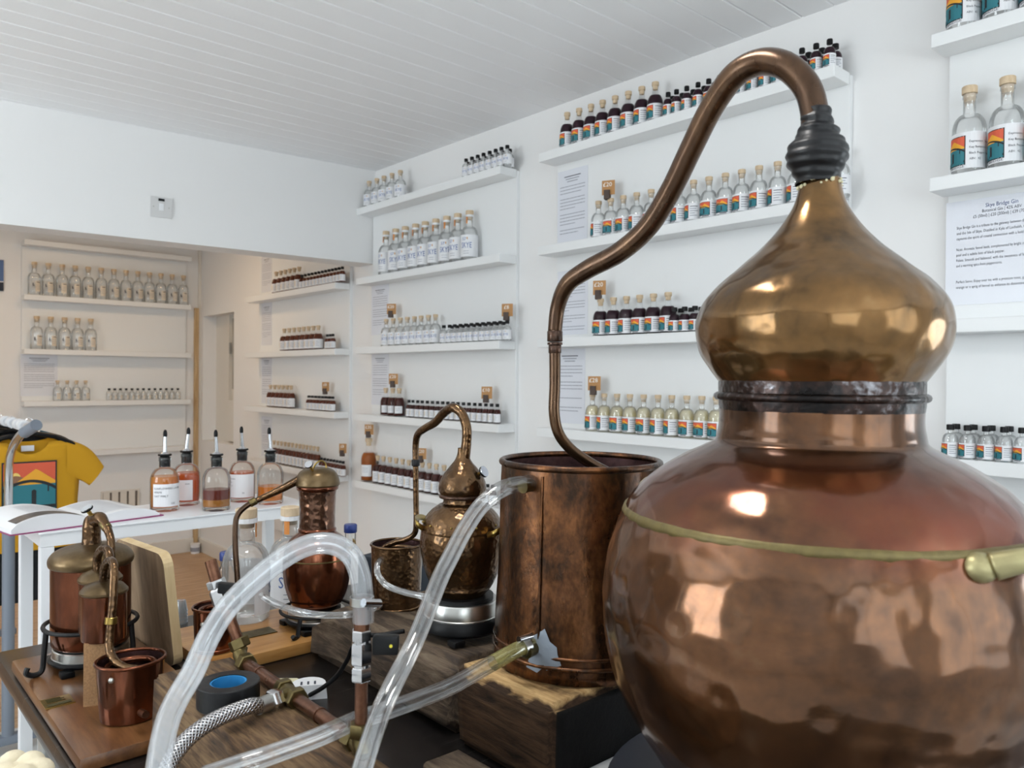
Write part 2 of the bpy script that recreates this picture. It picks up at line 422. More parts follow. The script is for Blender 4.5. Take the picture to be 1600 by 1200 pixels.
def scratches(m):
    nt = m.node_tree; L = nt.links.new; b = nt.nodes['Principled BSDF']; tc = N(nt, 'ShaderNodeTexCoord'); mp = N(nt, 'ShaderNodeMapping'); mp.inputs['Scale'].default_value = (4, 160, 1); mp.inputs['Rotation'].default_value = (0, 0, .35)
    nz = N(nt, 'ShaderNodeTexNoise', Scale=3.0, Detail=3.0); L(tc.outputs['Object'], mp.inputs[0]); L(mp.outputs[0], nz.inputs['Vector'])
    rp = N(nt, 'ShaderNodeValToRGB'); rp.color_ramp.elements[0].position = .66; rp.color_ramp.elements[0].color = (0, 0, 0, 1); rp.color_ramp.elements[1].position = .72
    L(nz.outputs['Fac'], rp.inputs[0]); mx = N(nt, 'ShaderNodeMix', data_type='RGBA'); mx.inputs[7].default_value = srgb(150, 148, 146); L(rp.outputs[0], mx.inputs[0]); L(b.inputs['Base Color'].links[0].from_socket, mx.inputs[6]); L(mx.outputs[2], b.inputs['Base Color'])
scratches(TABLEM)
YEL = simple('yellow_jersey', srgb(204, 150, 20), .85, bump=.25, bscale=500)
DARKCL = simple('black_jersey', srgb(20, 21, 25), .9); NAVYCL = simple('blue_jersey', srgb(28, 78, 128), .9); TEALCL = simple('teal_jersey', srgb(36, 96, 120), .9)
GREYP = simple('grey_plastic', srgb(126, 134, 146), .5)
LINEN = simple('pale_grey_tread', srgb(206, 207, 208), .7)
CREAM = simple('cream_fleece', srgb(226, 214, 186), .9, bump=.4, bscale=200)
NAVY = simple('navy_panel', srgb(34, 44, 56), .6)
PUTTY = simple('grey_sealant', srgb(140, 150, 162), .6, bump=.3, bscale=120)
TAPEB = simple('tape_blue_core', srgb(40, 130, 190), .5)
MAG = simple('magenta_cover', srgb(150, 60, 110), .4)
PHOTO = simple('printed_photo', srgb(84, 84, 88), .4, var=.75, bscale=40)
LAMPM, nt_, b_ = mat('led_panel'); b_.inputs['Emission Color'].default_value = (1, .98, .95, 1); b_.inputs['Emission Strength'].default_value = 9
LAMPW, nt_, b_ = mat('warm_lamp'); b_.inputs['Emission Color'].default_value = (1, .82, .6, 1); b_.inputs['Emission Strength'].default_value = 5
BRAID, nt_, b_ = mat('braided_steel'); b_.inputs['Metallic'].default_value = 1; b_.inputs['Roughness'].default_value = .25
_uv = N(nt_, 'ShaderNodeUVMap'); _sx = N(nt_, 'ShaderNodeSeparateXYZ'); nt_.links.new(_uv.outputs[0], _sx.inputs[0])
_w = []
for sg in (1, -1):
    m1 = N(nt_, 'ShaderNodeMath', operation='MULTIPLY'); m1.inputs[1].default_value = 11 * 2 * PI; nt_.links.new(_sx.outputs[0], m1.inputs[0])
    m2 = N(nt_, 'ShaderNodeMath', operation='MULTIPLY_ADD'); m2.inputs[1].default_value = sg * 2 * PI * 200; nt_.links.new(_sx.outputs[1], m2.inputs[0]); nt_.links.new(m1.outputs[0], m2.inputs[2])
    m3 = N(nt_, 'ShaderNodeMath', operation='SINE'); nt_.links.new(m2.outputs[0], m3.inputs[0]); _w.append(m3)
_mx = N(nt_, 'ShaderNodeMath', operation='MAXIMUM'); nt_.links.new(_w[0].outputs[0], _mx.inputs[0]); nt_.links.new(_w[1].outputs[0], _mx.inputs[1])
_bp = N(nt_, 'ShaderNodeBump', Strength=.6, Distance=.001); nt_.links.new(_mx.outputs[0], _bp.inputs['Height']); nt_.links.new(_bp.outputs[0], b_.inputs['Normal'])
_rp = N(nt_, 'ShaderNodeValToRGB'); _rp.color_ramp.elements[0].color = srgb(120, 120, 124); _rp.color_ramp.elements[1].color = srgb(220, 220, 222); _rp.color_ramp.elements[1].position = .6
nt_.links.new(_mx.outputs[0], _rp.inputs[0]); nt_.links.new(_rp.outputs[0], b_.inputs['Base Color'])
#SECTION_STRUCTURE
# ------------------------------------------------------------------ the room
XW, XL, YF, YB, HC = 2.13, -2.45, -2.0, 5.85, 2.34
def struct(name, mb, m, parent=None, smooth=False):
    o = mb.build(name, m, parent, smooth)
    if parent is None: o['kind'] = 'structure'
    return o

def share(name, me, parent, loc):
    o = bpy.data.objects.new(name, me); col.objects.link(o); o.parent = parent; o.location = loc; return o

fl = struct('floor', MB().box(XL - .1, XW + .3, YF - .2, YB + .3, -.06, -.012), FLOORM)
pl0 = {}
PALEF = simple('pale_bounce_floor', srgb(212, 212, 210), .5, var=.06, bscale=8)  # invented pale tone for the unseen front floor, reflects light onto the ceiling
k = 0; y = YF
while y < YB:
    kd = 'w' if y > 3.3 else 'p'
    if kd not in pl0: o = MB().bevbox(XL, XW, .0008, .1392, -.012, 0, .0012).build('plank', FLOORM if kd == 'w' else PALEF, fl); pl0[kd] = o; o.location = (0, y, 0)
    else: share('plank', pl0[kd].data, fl, (0, y, 0))
    y += .14
ce = struct('ceiling', MB().box(XL - .1, XW + .2, YF - .2, YB + .3, HC + .014, HC + .08), CEIL)
y = YF; pc0 = None
while y < 3.8:
    if pc0 is None:
        mb = MB(); W = .095; b = .004
        for x in (0,):
            pr = [(0.0006, HC + .014), (0.0006, HC + b), (b, HC), (W - b, HC), (W - .0006, HC + b), (W - .0006, HC + .014)]
            mb.quad_grid([[(XL, p[0], p[1]) for p in pr], [(XW, p[0], p[1]) for p in pr]])
        pc0 = mb.build('plank', CEIL, ce); pc0.location = (0, y, 0)
    else: share('plank', pc0.data, ce, (0, y, 0))
    y += .095
# right wall with glazed door and the shallow window niche of the back room
mb = MB(); X2 = XW + .16
for (a, b_, z1, z2) in ((YF - .2, -1.44, 0, HC + .02), (-1.44, -.56, 1.98, HC + .02), (-.56, 5.23, 0, HC + .02), (5.23, 5.80, 0, .82), (5.23, 5.80, 1.73, HC + .02), (5.80, YB + .2, 0, HC + .02)):
    mb.box(XW, X2, a, b_, z1, z2)
struct('wall_right', mb, WALL)
struct('wall_back', MB().box(XL - .2, XW + .16, YB, YB + .15, 0, HC + .02), WALL)
mb = MB()
for (a, b_, z1, z2) in ((XL - .2, -1.9, 0, HC), (-1.9, -.4, 0, .85), (-1.9, -.4, 2.25, HC), (-.4, .1, 0, HC), (.1, 1.6, 0, .85), (.1, 1.6, 2.25, HC), (1.6, XW + .16, 0, HC)):
    mb.box(a, b_, YF - .12, YF, z1, z2 + (.02 if z2 == HC else 0))
struct('wall_front', mb, WALL)
mb = MB()
for (a, b_, z1, z2) in ((YF, .65, 0, HC + .02), (.65, 3.15, 0, .8), (.65, 3.15, 2.1, HC + .02), (3.15, YB, 0, HC + .02)):
    mb.box(XL - .14, XL, a, b_, z1, z2)
struct('wall_left', mb, WALL)
# header across the opening to the back room (slightly skewed to the side wall)
hy = lambda x: 3.44 + (2.13 - x) * .0625
mb = MB(); HB = 1.868
rows = [[(XW, hy(XW), HB), (XL, hy(XL), HB)], [(XW, hy(XW), HC + .01), (XL, hy(XL), HC + .01)], [(XW, hy(XW) + .15, HC + .01), (XL, hy(XL) + .15, HC + .01)], [(XW, hy(XW) + .15, HB), (XL, hy(XL) + .15, HB)], [(XW, hy(XW), HB), (XL, hy(XL), HB)]]
mb.quad_grid(rows); struct('wall_header', mb, WALL)

def window(name, ax, c0, c1, z1, z2, plane, nx=2, nz=2):
    mb = MB(); t = .04
    def bx(a, b_, q, r):
        if ax == 'x': mb.box(a, b_, plane - .03, plane + .03, q, r)
        else: mb.box(plane - .03, plane + .03, a, b_, q, r)
    bx(c0, c1, z1, z1 + t); bx(c0, c1, z2 - t, z2); bx(c0, c0 + t, z1 + t, z2 - t); bx(c1 - t, c1, z1 + t, z2 - t)
    for i in range(1, nx): q = c0 + (c1 - c0) * i / nx; bx(q - .015, q + .015, z1 + t, z2 - t)
    o = struct(name, mb, WHITE)
    m2 = MB()
    if ax == 'x': m2.box(c0 + t, c1 - t, plane - .003, plane + .003, z1 + t, z2 - t)
    else: m2.box(plane - .003, plane + .003, c0 + t, c1 - t, z1 + t, z2 - t)
    m2.build('pane', PANE, o)
window('window_1', 'x', -1.9, -.4, .85, 2.25, YF - .06, 2)
window('window_2', 'x', .1, 1.6, .85, 2.25, YF - .06, 2)
window('window_3', 'y', .65, 3.15, .8, 2.1, XL - .07, 4)
window('door_1', 'y', -1.44, -.56, .0, 1.98, XW + .08, 1)
# back-room niche: window frame, panels
mb = MB(); mb.box(XW + .10, XW + .155, 5.23, 5.80, .82, 1.73)
wn = struct('window_4', mb, TRIM)
MB().box(XW + .075, XW + .10, 5.50, 5.56, .82, 1.73).build('casing', TRIM, wn)
MB().box(XW + .085, XW + .10, 5.26, 5.47, 1.20, 1.70).build('shutter_panel', simple('niche_panel', srgb(178, 174, 166), .5), wn)
MB().box(XW + .06, XW + .10, 5.24, 5.48, .83, 1.12).build('lower_box', TRIM, wn)
MB().box(XW + .07, XW + .085, 5.475, 5.49, 1.45, 1.53).build('latch', STEEL, wn)
struct('trim_1', MB().bevbox(XW - .05, XW - .02, YB - .03, YB - .0005, 0.02, 1.79, .004), PINE)
struct('trim_2', MB().bevbox(XW - .0195, XW, YB - .02, YB, 0.0, 2.3, .004), TRIM)
struct('baseboard_back', MB().bevbox(XL, XW, YB - .018, YB, 0, .10, .004), TRIM)
struct('baseboard_right', MB().bevbox(XW - .018, XW, -.5, YB - .03, 0, .10, .004), TRIM)

def lamp(x, y, z, m, energy, colr, label, size=.3, spread=None):
    t = thing('ceiling_lamp', label, 'lamp', (x, y, z))
    fr = MB(); h = size / 2
    for a in ((-h - .015, h + .015, -h - .015, -h), (-h - .015, h + .015, h, h + .015), (-h - .015, -h, -h, h), (h, h + .015, -h, h)): fr.box(*a, -.02, 0)
    fr.build('frame', WHITE, t)
    MB().box(-h, h, -h, h, -.012, -.004).build('diffuser', m, t)
    if energy:
        l = bpy.data.lights.new('lamp_light', 'AREA'); l.size = size; l.energy = energy; l.color = colr
        if spread: l.spread = spread
        o = bpy.data.objects.new('lamp_light', l); col.objects.link(o); o.parent = t; o.location = (0, 0, -.03)
lamp(.42, .82, HC, LAMPM, 5, (1, .97, .93), 'square white ceiling light above the copper stills', .26)
lamp(.3, 4.75, HC + .013, LAMPW, 4.4, (1, .66, .34), 'warm ceiling light in back room, nearer the clothes rail', .22)
lamp(1.35, 4.75, HC + .013, LAMPW, 4.4, (1, .66, .34), 'warm ceiling light in back room, nearer the side shelves', .22)

# ------------------------------------------------------------------ shelving
SZ = [2.135, 1.786, 1.440, 1.106, 0.772]      # shelf top heights
SH_T, SH_D = .033, .088
def unit_right(y0, y1, label, shelves=SZ):
    t = thing('wall_shelves', label, 'shelves', (XW, y1, 0))
    MB().bevbox(-.016, 0, y0 - y1, 0, .35, 2.13, .002).build('back_panel', SHELFW, t)
    for z in shelves:
        MB().bevbox(-.016 - SH_D, -.0165, y0 - y1 + .002, .0 + .012, z - SH_T, z, .0025).build('shelf', SHELFW, t)
    return t
unit_right(2.345, 3.435, 'tall white wall shelves just right of the overhead header')
unit_right(.985, 2.115, 'white wall shelves behind the curved copper swan neck pipe')
unit_right(-.40, .735, 'white wall shelves at the far right edge of the photo')
unit_right(3.66, 4.79, 'white back-room side shelves under the header')
t = thing('wall_shelves', 'white shelves on the end wall of the back room', 'shelves', (.99, YB, 0))
MB().bevbox(0, 1.03, -.016, 0, .35, 2.14, .002).build('back_panel', SHELFW, t)
for z in SZ: MB().bevbox(.0, 1.04, -.016 - SH_D, -.0165, z + .015 - SH_T, z + .015, .0025).build('shelf', SHELFW, t)

# ------------------------------------------------------------------ label art
def art(add, x0, x1, y0, y1, mats, n=10):
    """framed print: red sky, sun, hills, dark bridge, teal sea, lighthouse. add(xa, xb, flo, fhi, mat, layer, n)"""
    R, Y, T, D, S, B, T2 = mats
    W = x1 - x0; H = y1 - y0
    X = lambda u: x0 + W * u
    def st(ua, ub, lo, hi, m, lay, n=n): add(X(ua), X(ub), lambda x: y0 + H * lo((x - x0) / W), lambda x: y0 + H * hi((x - x0) / W), m, lay, n)
    st(-.03, 1.03, lambda u: -.03, lambda u: 1.03, D, 1)
    st(0, 1, lambda u: .5, lambda u: 1, R, 2)
    st(.12, .34, lambda u: .66, lambda u: .66 + max(0, .012 - (u - .23) ** 2) ** .5 * 1.4, S, 3, 8)
    st(0, .55, lambda u: .55, lambda u: .62 + .13 * math.sin(PI * min(1, (u + .05) / .55)), B, 4)
    st(.22, 1, lambda u: .55, lambda u: .6 + .28 * max(0, 1 - abs(u - .62) / .4), Y, 5, 12)
    st(0, 1, lambda u: 0, lambda u: .56, T, 6)
    br = lambda u: .50 + .16 * max(0, math.sin(PI * u)) ** .8
    st(0, 1, lambda u: br(u) - .055 - .03 * abs(u - .5), br, D, 7, 14)
    st(.1, .13, lambda u: .38, lambda u: .55, D, 8, 1); st(.84, .87, lambda u: .40, lambda u: .55, D, 8, 1)
    st(.53, .62, lambda u: .1, lambda u: .46 - abs(u - .575) * .6, D, 9, 4)
    st(.5, 1, lambda u: .06, lambda u: .13, D, 9, 1)
    st(0, .5, lambda u: 0, lambda u: .2 * max(0, 1 - (u / .5)) ** .7 + .03, T2, 8, 8)
ARTM = [A_RED, A_YEL, A_TEAL, A_DK, A_SUN, A_BRN, A_TEAL2]

# ------------------------------------------------------------------ bottles
def bprof(R, H, nR, zs, zn):
    """outer profile: foot, straight side to zs, dome to neck radius at zn, neck to H"""
    p = [(0.0, 0.002), (R * .8, 0.001), (R * .93, 0.0), (R, R * .1)]
    p += [(R, R * .1 + (zs - R * .1) * i / 3) for i in (1, 2, 3)]
    for i in range(1, 8):
        a = PI / 2 * i / 7
        p.append((nR * 1.06 + (R - nR * 1.06) * math.cos(a), zs + (zn - zs) * math.sin(a)))
    p += [(nR, zn + (H - zn) * .12), (nR, H - nR * .9), (nR * 1.14, H - nR * .8), (nR * 1.14, H), (nR * .7, H)]
    return p

def label_mesh(R, z0, z1, style, rot=0.0):
    mb = MB()
    mats = [PAPER] + ARTM + [INK, INKL, SKYEB, GOLD, PAPERC, ORNG]
    def pt(a, z, lay): r = R + .0006 + .00022 * lay; return (r * math.cos(a), r * math.sin(a), z)
    def add(aa, ab, lo, hi, m, lay, n):
        # image left->right runs with growing angle when seen from outside
        xs = [aa + (ab - aa) * i / n for i in range(n + 1)]
        mb.quad_grid([[pt(rot + x, lo(x), lay) for x in xs], [pt(rot + x, hi(x), lay) for x in xs]], m)
    def rect(aa, ab, za, zb, m, lay, n=None):
        add(aa, ab, lambda x: za, lambda x: zb, m, lay, n or max(1, int(abs(ab - aa) / .2)))
    H = z1 - z0
    if style == 'bridge':
        rect(-1.75, 1.75, z0, z1, 0, 0, 18)
        aw = H * .8 / R
        art(add, -.12 - aw, -.12, z0 + H * .12, z0 + H * .88, [1, 2, 3, 4, 5, 6, 7], 8)
        if R < .035:
          for i in range(5): rect(.12, .12 + [.9, .75, .95, .6, .85][i], z0 + H * (.78 - .14 * i), z0 + H * (.82 - .14 * i), 9 if i else 8, 1, 5)
        if R > .035:
            put_text(mb, 'SKYE BRIDGE', H * .085, lambda x, y: pt(rot - .12 - aw / 2 + x / R, z0 + H * .03 + y, 2), 8, True, R * aw)
            for i, l in enumerate(('Expression:  Skye Bridge', 'Key Botanicals:  Orange,', 'Black Pepper, Fennel', 'ABV:  42')): put_text(mb, l, H * .085, lambda x, y: pt(rot + .14 + x / R, z0 + H * (.70 - .16 * i) + y, 2), 8, False)
        else: rect(-1.0, -.2, z0 + H * .03, z0 + H * .08, 8, 1, 5)
        rect(-1.6, -1.5, z0 + H * .2, z0 + H * .8, 9, 1, 1)
    elif style == 'skye':
        rect(-1.65, 1.65, z0, z1, 0, 0, 18)
        put_text(mb, 'SKYE', H * .36, lambda x, y: pt(rot - .2 + x / R, z0 + H * .40 + y, 3), 10, True, R * 1.25)
        put_text(mb, '57', H * .2, lambda x, y: pt(rot - .45 + x / R, z0 + H * .74 + y, 3), 10)
        rect(-.15, -.02, z0 + H * .78, z0 + H * .88, 11, 2, 1)
        for i in range(2): rect(-.6, .1, z0 + H * (.24 - .1 * i), z0 + H * (.26 - .1 * i), 9, 1, 4)
    elif style == 'white':
        rect(-1.35, 1.35, z0, z1, 0, 0, 14)
        for i in range(4): rect(-.5, .1 + .15 * (i % 2), z0 + H * (.75 - .16 * i), z0 + H * (.79 - .16 * i), 9, 1, 4)
        rect(-1.1, -.7, z0 + H * .25, z0 + H * .8, 12, 1, 3)
    elif style == 'square':
        rect(-.75, .75, z0, z1, 0, 0, 8)
        for i in range(3): rect(-.5, .3, z0 + H * (.7 - .16 * i), z0 + H * (.73 - .16 * i), 9, 1, 4)
    elif style == 'cream':
        rect(-.1, .75, z0, z1, 12, 0, 6)
        rect(-.5, -.35, z0 + H * .5, z0 + H * .8, 8, 1, 1); rect(-.36, -.28, z0 + H * .5, z0 + H * .62, 8, 1, 1); rect(-.22, -.16, z0 + H * .5, z0 + H * .6, 8, 1, 1)
        rect(-.6, .0, z0 + H * .38, z0 + H * .42, 9, 1, 4)
        rect(.15, .7, z0 + H * .85, z0 + H * .92, 8, 1, 3)
        for i in range(3): rect(.0, .6, z0 + H * (.6 - .18 * i), z0 + H * (.63 - .18 * i), 9, 1, 3)
    return mb, mats

_proto = {}
def bottle(size, style, liq, glass=None):
    """prototype empty with glass, liquid, stopper and label; cached by kind"""
    key = (size, style, liq.name if liq else None)
    if key in _proto: return _proto[key]
    R, H, nR, zs, zn = {'large': (.039, .196, .0142, .105, .146), 'small': (.0275, .122, .0095, .062, .092), 'mini': (.0195, .080, .0066, .042, .060)}[size]
    nm = {'large': 'spirit_bottle', 'small': 'spirit_bottle', 'mini': 'miniature_bottle'}[size]
    t = thing(nm, 'x', 'bottle')
    seg = 20 if size == 'large' else 14
    MB().lathe(bprof(R, H, nR, zs, zn), seg=seg).build('glass_body', GLASSG if (liq is None or liq is L_TPALE) else GLASSD, t, 'all')
    if liq:
        lv = zs + (zn - zs) * .86
        pr = [(r * .94, max(z, R * .16)) for r, z in bprof(R, H, nR, zs, zn) if z < lv]
        rl = pr[-1][0]; pr += [(rl * .95, lv), (0, lv)]
        MB().lathe(pr, seg=seg).build('liquid', liq, t, 'all')
    if size == 'mini':
        c = MB().lathe([(0, H - .012), (nR * 1.5, H - .012), (nR * 1.5, H - .001), (nR * 1.35, H + .001), (0, H + .001)], seg=12); c.build('screw_cap', BLK, t, True)
    else:
        c = MB().lathe([(0, H - nR * 1.4), (nR * .85, H - nR * 1.4), (nR * .98, H - .001), (nR * 1.26, H), (nR * 1.26, H + nR * 1.15), (nR * 1.15, H + nR * 1.25), (0, H + nR * 1.25)], seg=14); c.build('stopper', CORK, t, True)
    lab = {'bridge': (.10, .92), 'skye': (.14, 1.02), 'white': (.14, .95), 'square': (.25, .8), 'cream': (.22, .85)}[style]
    mb, mats = label_mesh(R, zs * lab[0], zs * lab[1], style)
    o = mb.build('paper_label', mats, t, recalc=False)
    if style == 'skye' and size == 'large':
        b2 = MB(); b2.lathe([(nR * 1.17, H - nR * .7), (nR * 1.3, H - nR * .7), (nR * 1.3, H - nR * .05), (nR * 1.17, H - nR * .05)], seg=14)
        b2.build('white_neck_band', PAPER, t)
        b3 = MB(); rr = nR * 1.22
        b3.quad_grid([[(rr * math.cos(a), rr * math.sin(a), z) for a in (-1.0, -.7, -.4)] for z in (zn + .012, H + nR * .4)]); b3.build('orange_neck_strip', ORNG, t, recalc=False)
    _proto[key] = [t, False]
    return _proto[key]

ORD = ['first', 'second', 'third', 'fourth', 'fifth', 'sixth', 'seventh', 'eighth', 'ninth', 'tenth', 'eleventh', 'twelfth', 'thirteenth', 'fourteenth', 'fifteenth', 'sixteenth', 'seventeenth', 'eighteenth', 'nineteenth', 'twentieth']
SHN = ['top shelf', 'second shelf', 'third shelf', 'fourth shelf', 'lowest shelf']
UN = {'M': 'shelves beside the header', 'R': 'shelves behind the copper swan neck', 'F': 'shelves at right photo edge', 'W': 'back-room end wall', 'N': 'back-room side shelves'}
def place(kind, loc, rz, label, group):
    pr = bottle(*kind)
    if not pr[1]:
        pr[1] = True; t = pr[0]; t.location = loc; t.rotation_euler = (0, 0, rz); t['label'] = label; t['group'] = group; return t
    return dup(pr[0], loc, rz, label, group)

def row(unit, sh, kind, pxs, desc, off=.045, turn=0.0, jit=.2, ends=None):
    """stand one bottle at every pixel column pxs along a shelf"""
    n = len(pxs); R = {'large': .039, 'small': .0275, 'mini': .0195}[kind[0]]
    if unit == 'W': q = [PY(px, 590, YB - .016 - off).x for px in pxs]
    else: q = [PX(px, 590, XW - .016 - off).y for px in pxs]
    gap = min([abs(a - b) for a, b in zip(q, q[1:])] or [1]); k = min(1, .485 * gap / R)
    if k < .9: print('ROW', unit, sh, kind[0], round(k, 2))
    for i, px in enumerate(pxs):
        if unit == 'W':
            Y = YB - .016 - off; p = PY(px, 590, Y); x, y, z = p.x, Y, SZ[sh] + .015
        else:
            X = XW - .016 - off; p = PX(px, 590, X); x, y, z = X, p.y, SZ[sh]
        face = math.atan2(-y, -x)     # towards the room
        base = -PI / 2 if unit == 'W' else PI
        ang = face * .5 + base * .5 if unit == 'W' else (math.atan2(-y, -x) % (2 * PI)) * .75 + PI * .25
        lab = f"{ORD[i]} {desc} from left, {SHN[sh]}, {UN[unit]}"
        o = place(kind, (x, y, z), ang + turn + random.uniform(-jit, jit), lab, f"{desc}s on {SHN[sh]} of {UN[unit]}")
        o.scale = (k, k, 1)

def lin(a, b, n): return [a + (b - a) * i / (n - 1) for i in range(n)]
SK_L = ('large', 'skye', None); SK_S = ('small', 'skye', None); SK_M = ('mini', 'skye', None)
BR_L = ('large', 'bridge', None); BR_S = ('small', 'bridge', None); BR_M = ('mini', 'bridge', None)
BRD_S = ('small', 'bridge', L_DARK); BRD_M = ('mini', 'bridge', L_DARK); BRP_S = ('small', 'bridge', L_TPALE)
CR_L = ('large', 'cream', None); CR_S = ('small', 'cream', None); CR_M = ('mini', 'cream', None)
WB_S = ('small', 'white', L_BROWN); WB_M = ('mini', 'white', L_BROWN); WR_S = ('small', 'square', L_RED); WR_M = ('mini', 'white', L_RED); WA_L = ('large', 'square', L_AMBER); WA_S = ('small', 'white', L_RED)
# shelves beside the header
row('M', 0, SK_S, [575, 587, 598, 610.5, 623.5], 'clear corked gin bottle', .05)
row('M', 0, SK_M, [726, 735, 744, 753, 762.5, 772, 781, 790], 'front miniature gin bottle', .062)
row('M', 0, SK_M, [730, 739, 748, 757, 766, 775, 784, 794], 'rear miniature gin bottle', .021)
row('M', 1, SK_L, [602, 617, 632, 648, 663, 679.5, 696.6, 713.6, 732], 'large clear gin bottle', .0435, jit=.3)
row('M', 2, SK_S, [603, 614, 625, 636, 647, 657.5, 669, 680], 'clear corked gin bottle', .045)
row('M', 2, SK_M, [693, 702, 710, 719, 727.5, 736, 745, 754, 763, 772, 781, 792], 'front miniature gin bottle', .06)
row('M', 2, SK_M, [706, 714, 722.5, 731, 740, 749, 758, 767, 776, 786], 'rear miniature gin bottle', .02)
row('M', 3, WR_S, [603, 614, 624], 'dark corked liqueur bottle', .045)
row('M', 3, WR_M, [639.5, 645.5, 653, 660, 668, 676, 684, 692, 700, 708, 716, 724.5, 733, 742, 750.5, 759.5, 768.5, 777.5], 'dark miniature bottle', .05)
row('M', 4, WA_L, [577], 'big amber bottle standing alone', .0435)
row('M', 4, WA_S, [591, 600, 610, 620, 630, 640, 650, 661, 672, 683, 695, 707], 'dark corked liqueur bottle', .045)
row('M', 4, WR_M, [763, 771.5], 'dark miniature bottle', .04)
# shelves behind the swan neck
row('R', 0, BRD_S, [883, 901.5, 920, 938, 957.5, 978, 999, 1020], 'dark corked liqueur bottle', .05)
row('R', 0, BRD_M, [1040, 1053, 1069, 1086.5, 1103, 1120, 1137, 1153, 1171, 1190, 1209, 1228, 1248, 1270, 1291], 'front dark miniature bottle', .062)
row('R', 0, BRD_M, [1047, 1062, 1079, 1096, 1112, 1129, 1146, 1163, 1181, 1200, 1219, 1238, 1258, 1279, 1300], 'rear dark miniature bottle', .021)
row('R', 1, BR_S, [933, 952, 971.5, 992.5, 1015, 1037, 1059, 1081, 1105, 1130.5, 1156, 1183, 1212, 1242, 1274, 1309], 'clear corked bottle', .045, jit=.5)
row('R', 2, BRD_S, [937.5, 957.5, 978, 998.5, 1020, 1043], 'dark corked liqueur bottle', .045)
row('R', 2, BRD_M, [1053, 1069, 1085, 1101], 'front dark miniature bottle', .062)
row('R', 2, BRD_M, [1063, 1079, 1095], 'rear dark miniature bottle', .021)
row('R', 3, BRP_S, [926, 944.5, 964.5, 984.5, 1006, 1028.5, 1050, 1073.5, 1097, 1119.5], 'pale yellow corked bottle', .045, jit=.4)
# right edge shelves
row('F', 0, BR_L, [1500, 1557, 1616], 'large clear bottle', .0435, jit=.1)
row('F', 1, BR_L, [1510, 1569, 1629], 'large clear bottle', .0435, jit=.1)
row('F', 3, BR_M, [1486, 1513, 1542, 1570.5, 1599], 'front clear miniature bottle', .062)
row('F', 3, BR_M, [1495, 1522, 1550, 1578], 'rear clear miniature bottle', .021)
# back room end wall
row('W', 1, CR_L, [53, 75, 96.6, 117, 137.4, 157.6, 177.4, 196.2, 214.6, 233, 250.8, 268.4, 286], 'large clear corked bottle', .0435)
row('W', 2, CR_L, [57, 79, 100.6, 121, 141.6], 'large clear corked bottle', .0435)
row('W', 3, CR_S, [90, 105, 119.6, 134], 'small clear corked bottle', .045)
row('W', 3, CR_M, lin(170.5, 278, 13), 'clear miniature bottle', .045)
# back room side shelves
row('N', 1, WB_S, [431, 438, 445, 452, 459, 466.5], 'brown corked bottle', .045)
row('N', 1, WB_M, lin(471, 534, 13), 'brown miniature bottle', .06)
row('N', 2, WB_S, lin(444, 497, 8), 'brown corked bottle', .045)
row('N', 2, WB_M, [511, 515.5, 520], 'brown miniature bottle', .05)
row('N', 3, WB_S, lin(423, 455, 6), 'brown corked bottle', .045)
row('N', 3, WB_M, lin(483, 520, 8), 'brown miniature bottle', .05)
row('N', 4, WB_S, lin(429, 497, 13), 'brown corked bottle', .045)
row('N', 4, WB_M, lin(503, 537, 8), 'brown miniature bottle', .06)
#SECTION_FORE
# ------------------------------------------------------------------ sheets, price tags, small wall things
FRX = (Vector((0, -1, 0)), Vector((0, 0, 1)), Vector((-1, 0, 0)))      # on the right wall, seen from the room
FRY = (Vector((1, 0, 0)), Vector((0, 0, 1)), Vector((0, -1, 0)))       # on the back wall
def frame_mb(mb, o, fr, x0, x1, y0, y1, d0, d1, m=0):
    U, V, W_ = fr; M = Matrix.Translation(o) @ Matrix((U, V, W_)).transposed().to_4x4()
    mb.box(x0, x1, y0, y1, d0, d1, m, M)

def sheet(o, fr, w, h, label, head=3, lines=((5, .9), (4, .9), (3, .6)), rich=None):
    t = thing('information_sheet', label, 'sheet', o)
    mb = MB(); frame_mb(mb, Vector((0, 0, 0)), fr, 0, w, 0, h, .0002, .0012); mb.build('paper', SHEETP, t)
    U, V, W_ = fr; ik = MB()
    mp = lambda x, y: U * x + V * y + W_ * .0017
    def bar(x0, x1, y, th, m): ik.poly([mp(x0, y), mp(x1, y), mp(x1, y + th), mp(x0, y + th)], m)
    if rich:
        for (txt, x, y, size, wd, m, ctr) in rich: put_text(ik, txt, size, lambda a, b: mp(x + a, y + b), m, ctr, wd)
    else:
        rnd = random.Random(label); y = h * .9
        for i in range(head):
            q = w * (.34 - .06 * i); bar(w * .5 - q * .8, w * .5 + q * .8, y, h * .012, 1 if i else 0); y -= h * .035
        y -= h * .03
        for cnt, last in lines:
            for i in range(cnt):
                x1 = w * (.92 if i < cnt - 1 else last); x = w * .09
                while x < x1 - .002:
                    L = min(rnd.uniform(.05, .13) * w, x1 - x); bar(x, x + L * .9, y, h * .010, 1); x += L
                y -= h * .045
            y -= h * .035
    pr_ = ik.build('print', [INK, INKL, INKB], t, recalc=False); pr_['kind'] = 'stuff'
    return t
def sheet_px(px, ytop, ybot, w, label, X=XW - .016, **kw):
    a = PX(px, ytop, X); b = PX(px, ybot, X); sheet(Vector((X, a.y, b.z)), FRX, w, a.z - b.z, label, **kw)
sheet_px(581, 448, 524, .16, 'printed sheet behind corked bottles, third shelf beside the header')
sheet_px(581, 553, 632, .16, 'printed sheet above the dark bottles, fourth shelf beside the header')
sheet_px(872, 270, 381, .155, 'printed sheet left of the twenty pound clear bottles', lines=((3, .8), (4, .6), (4, .6), (2, .7)))
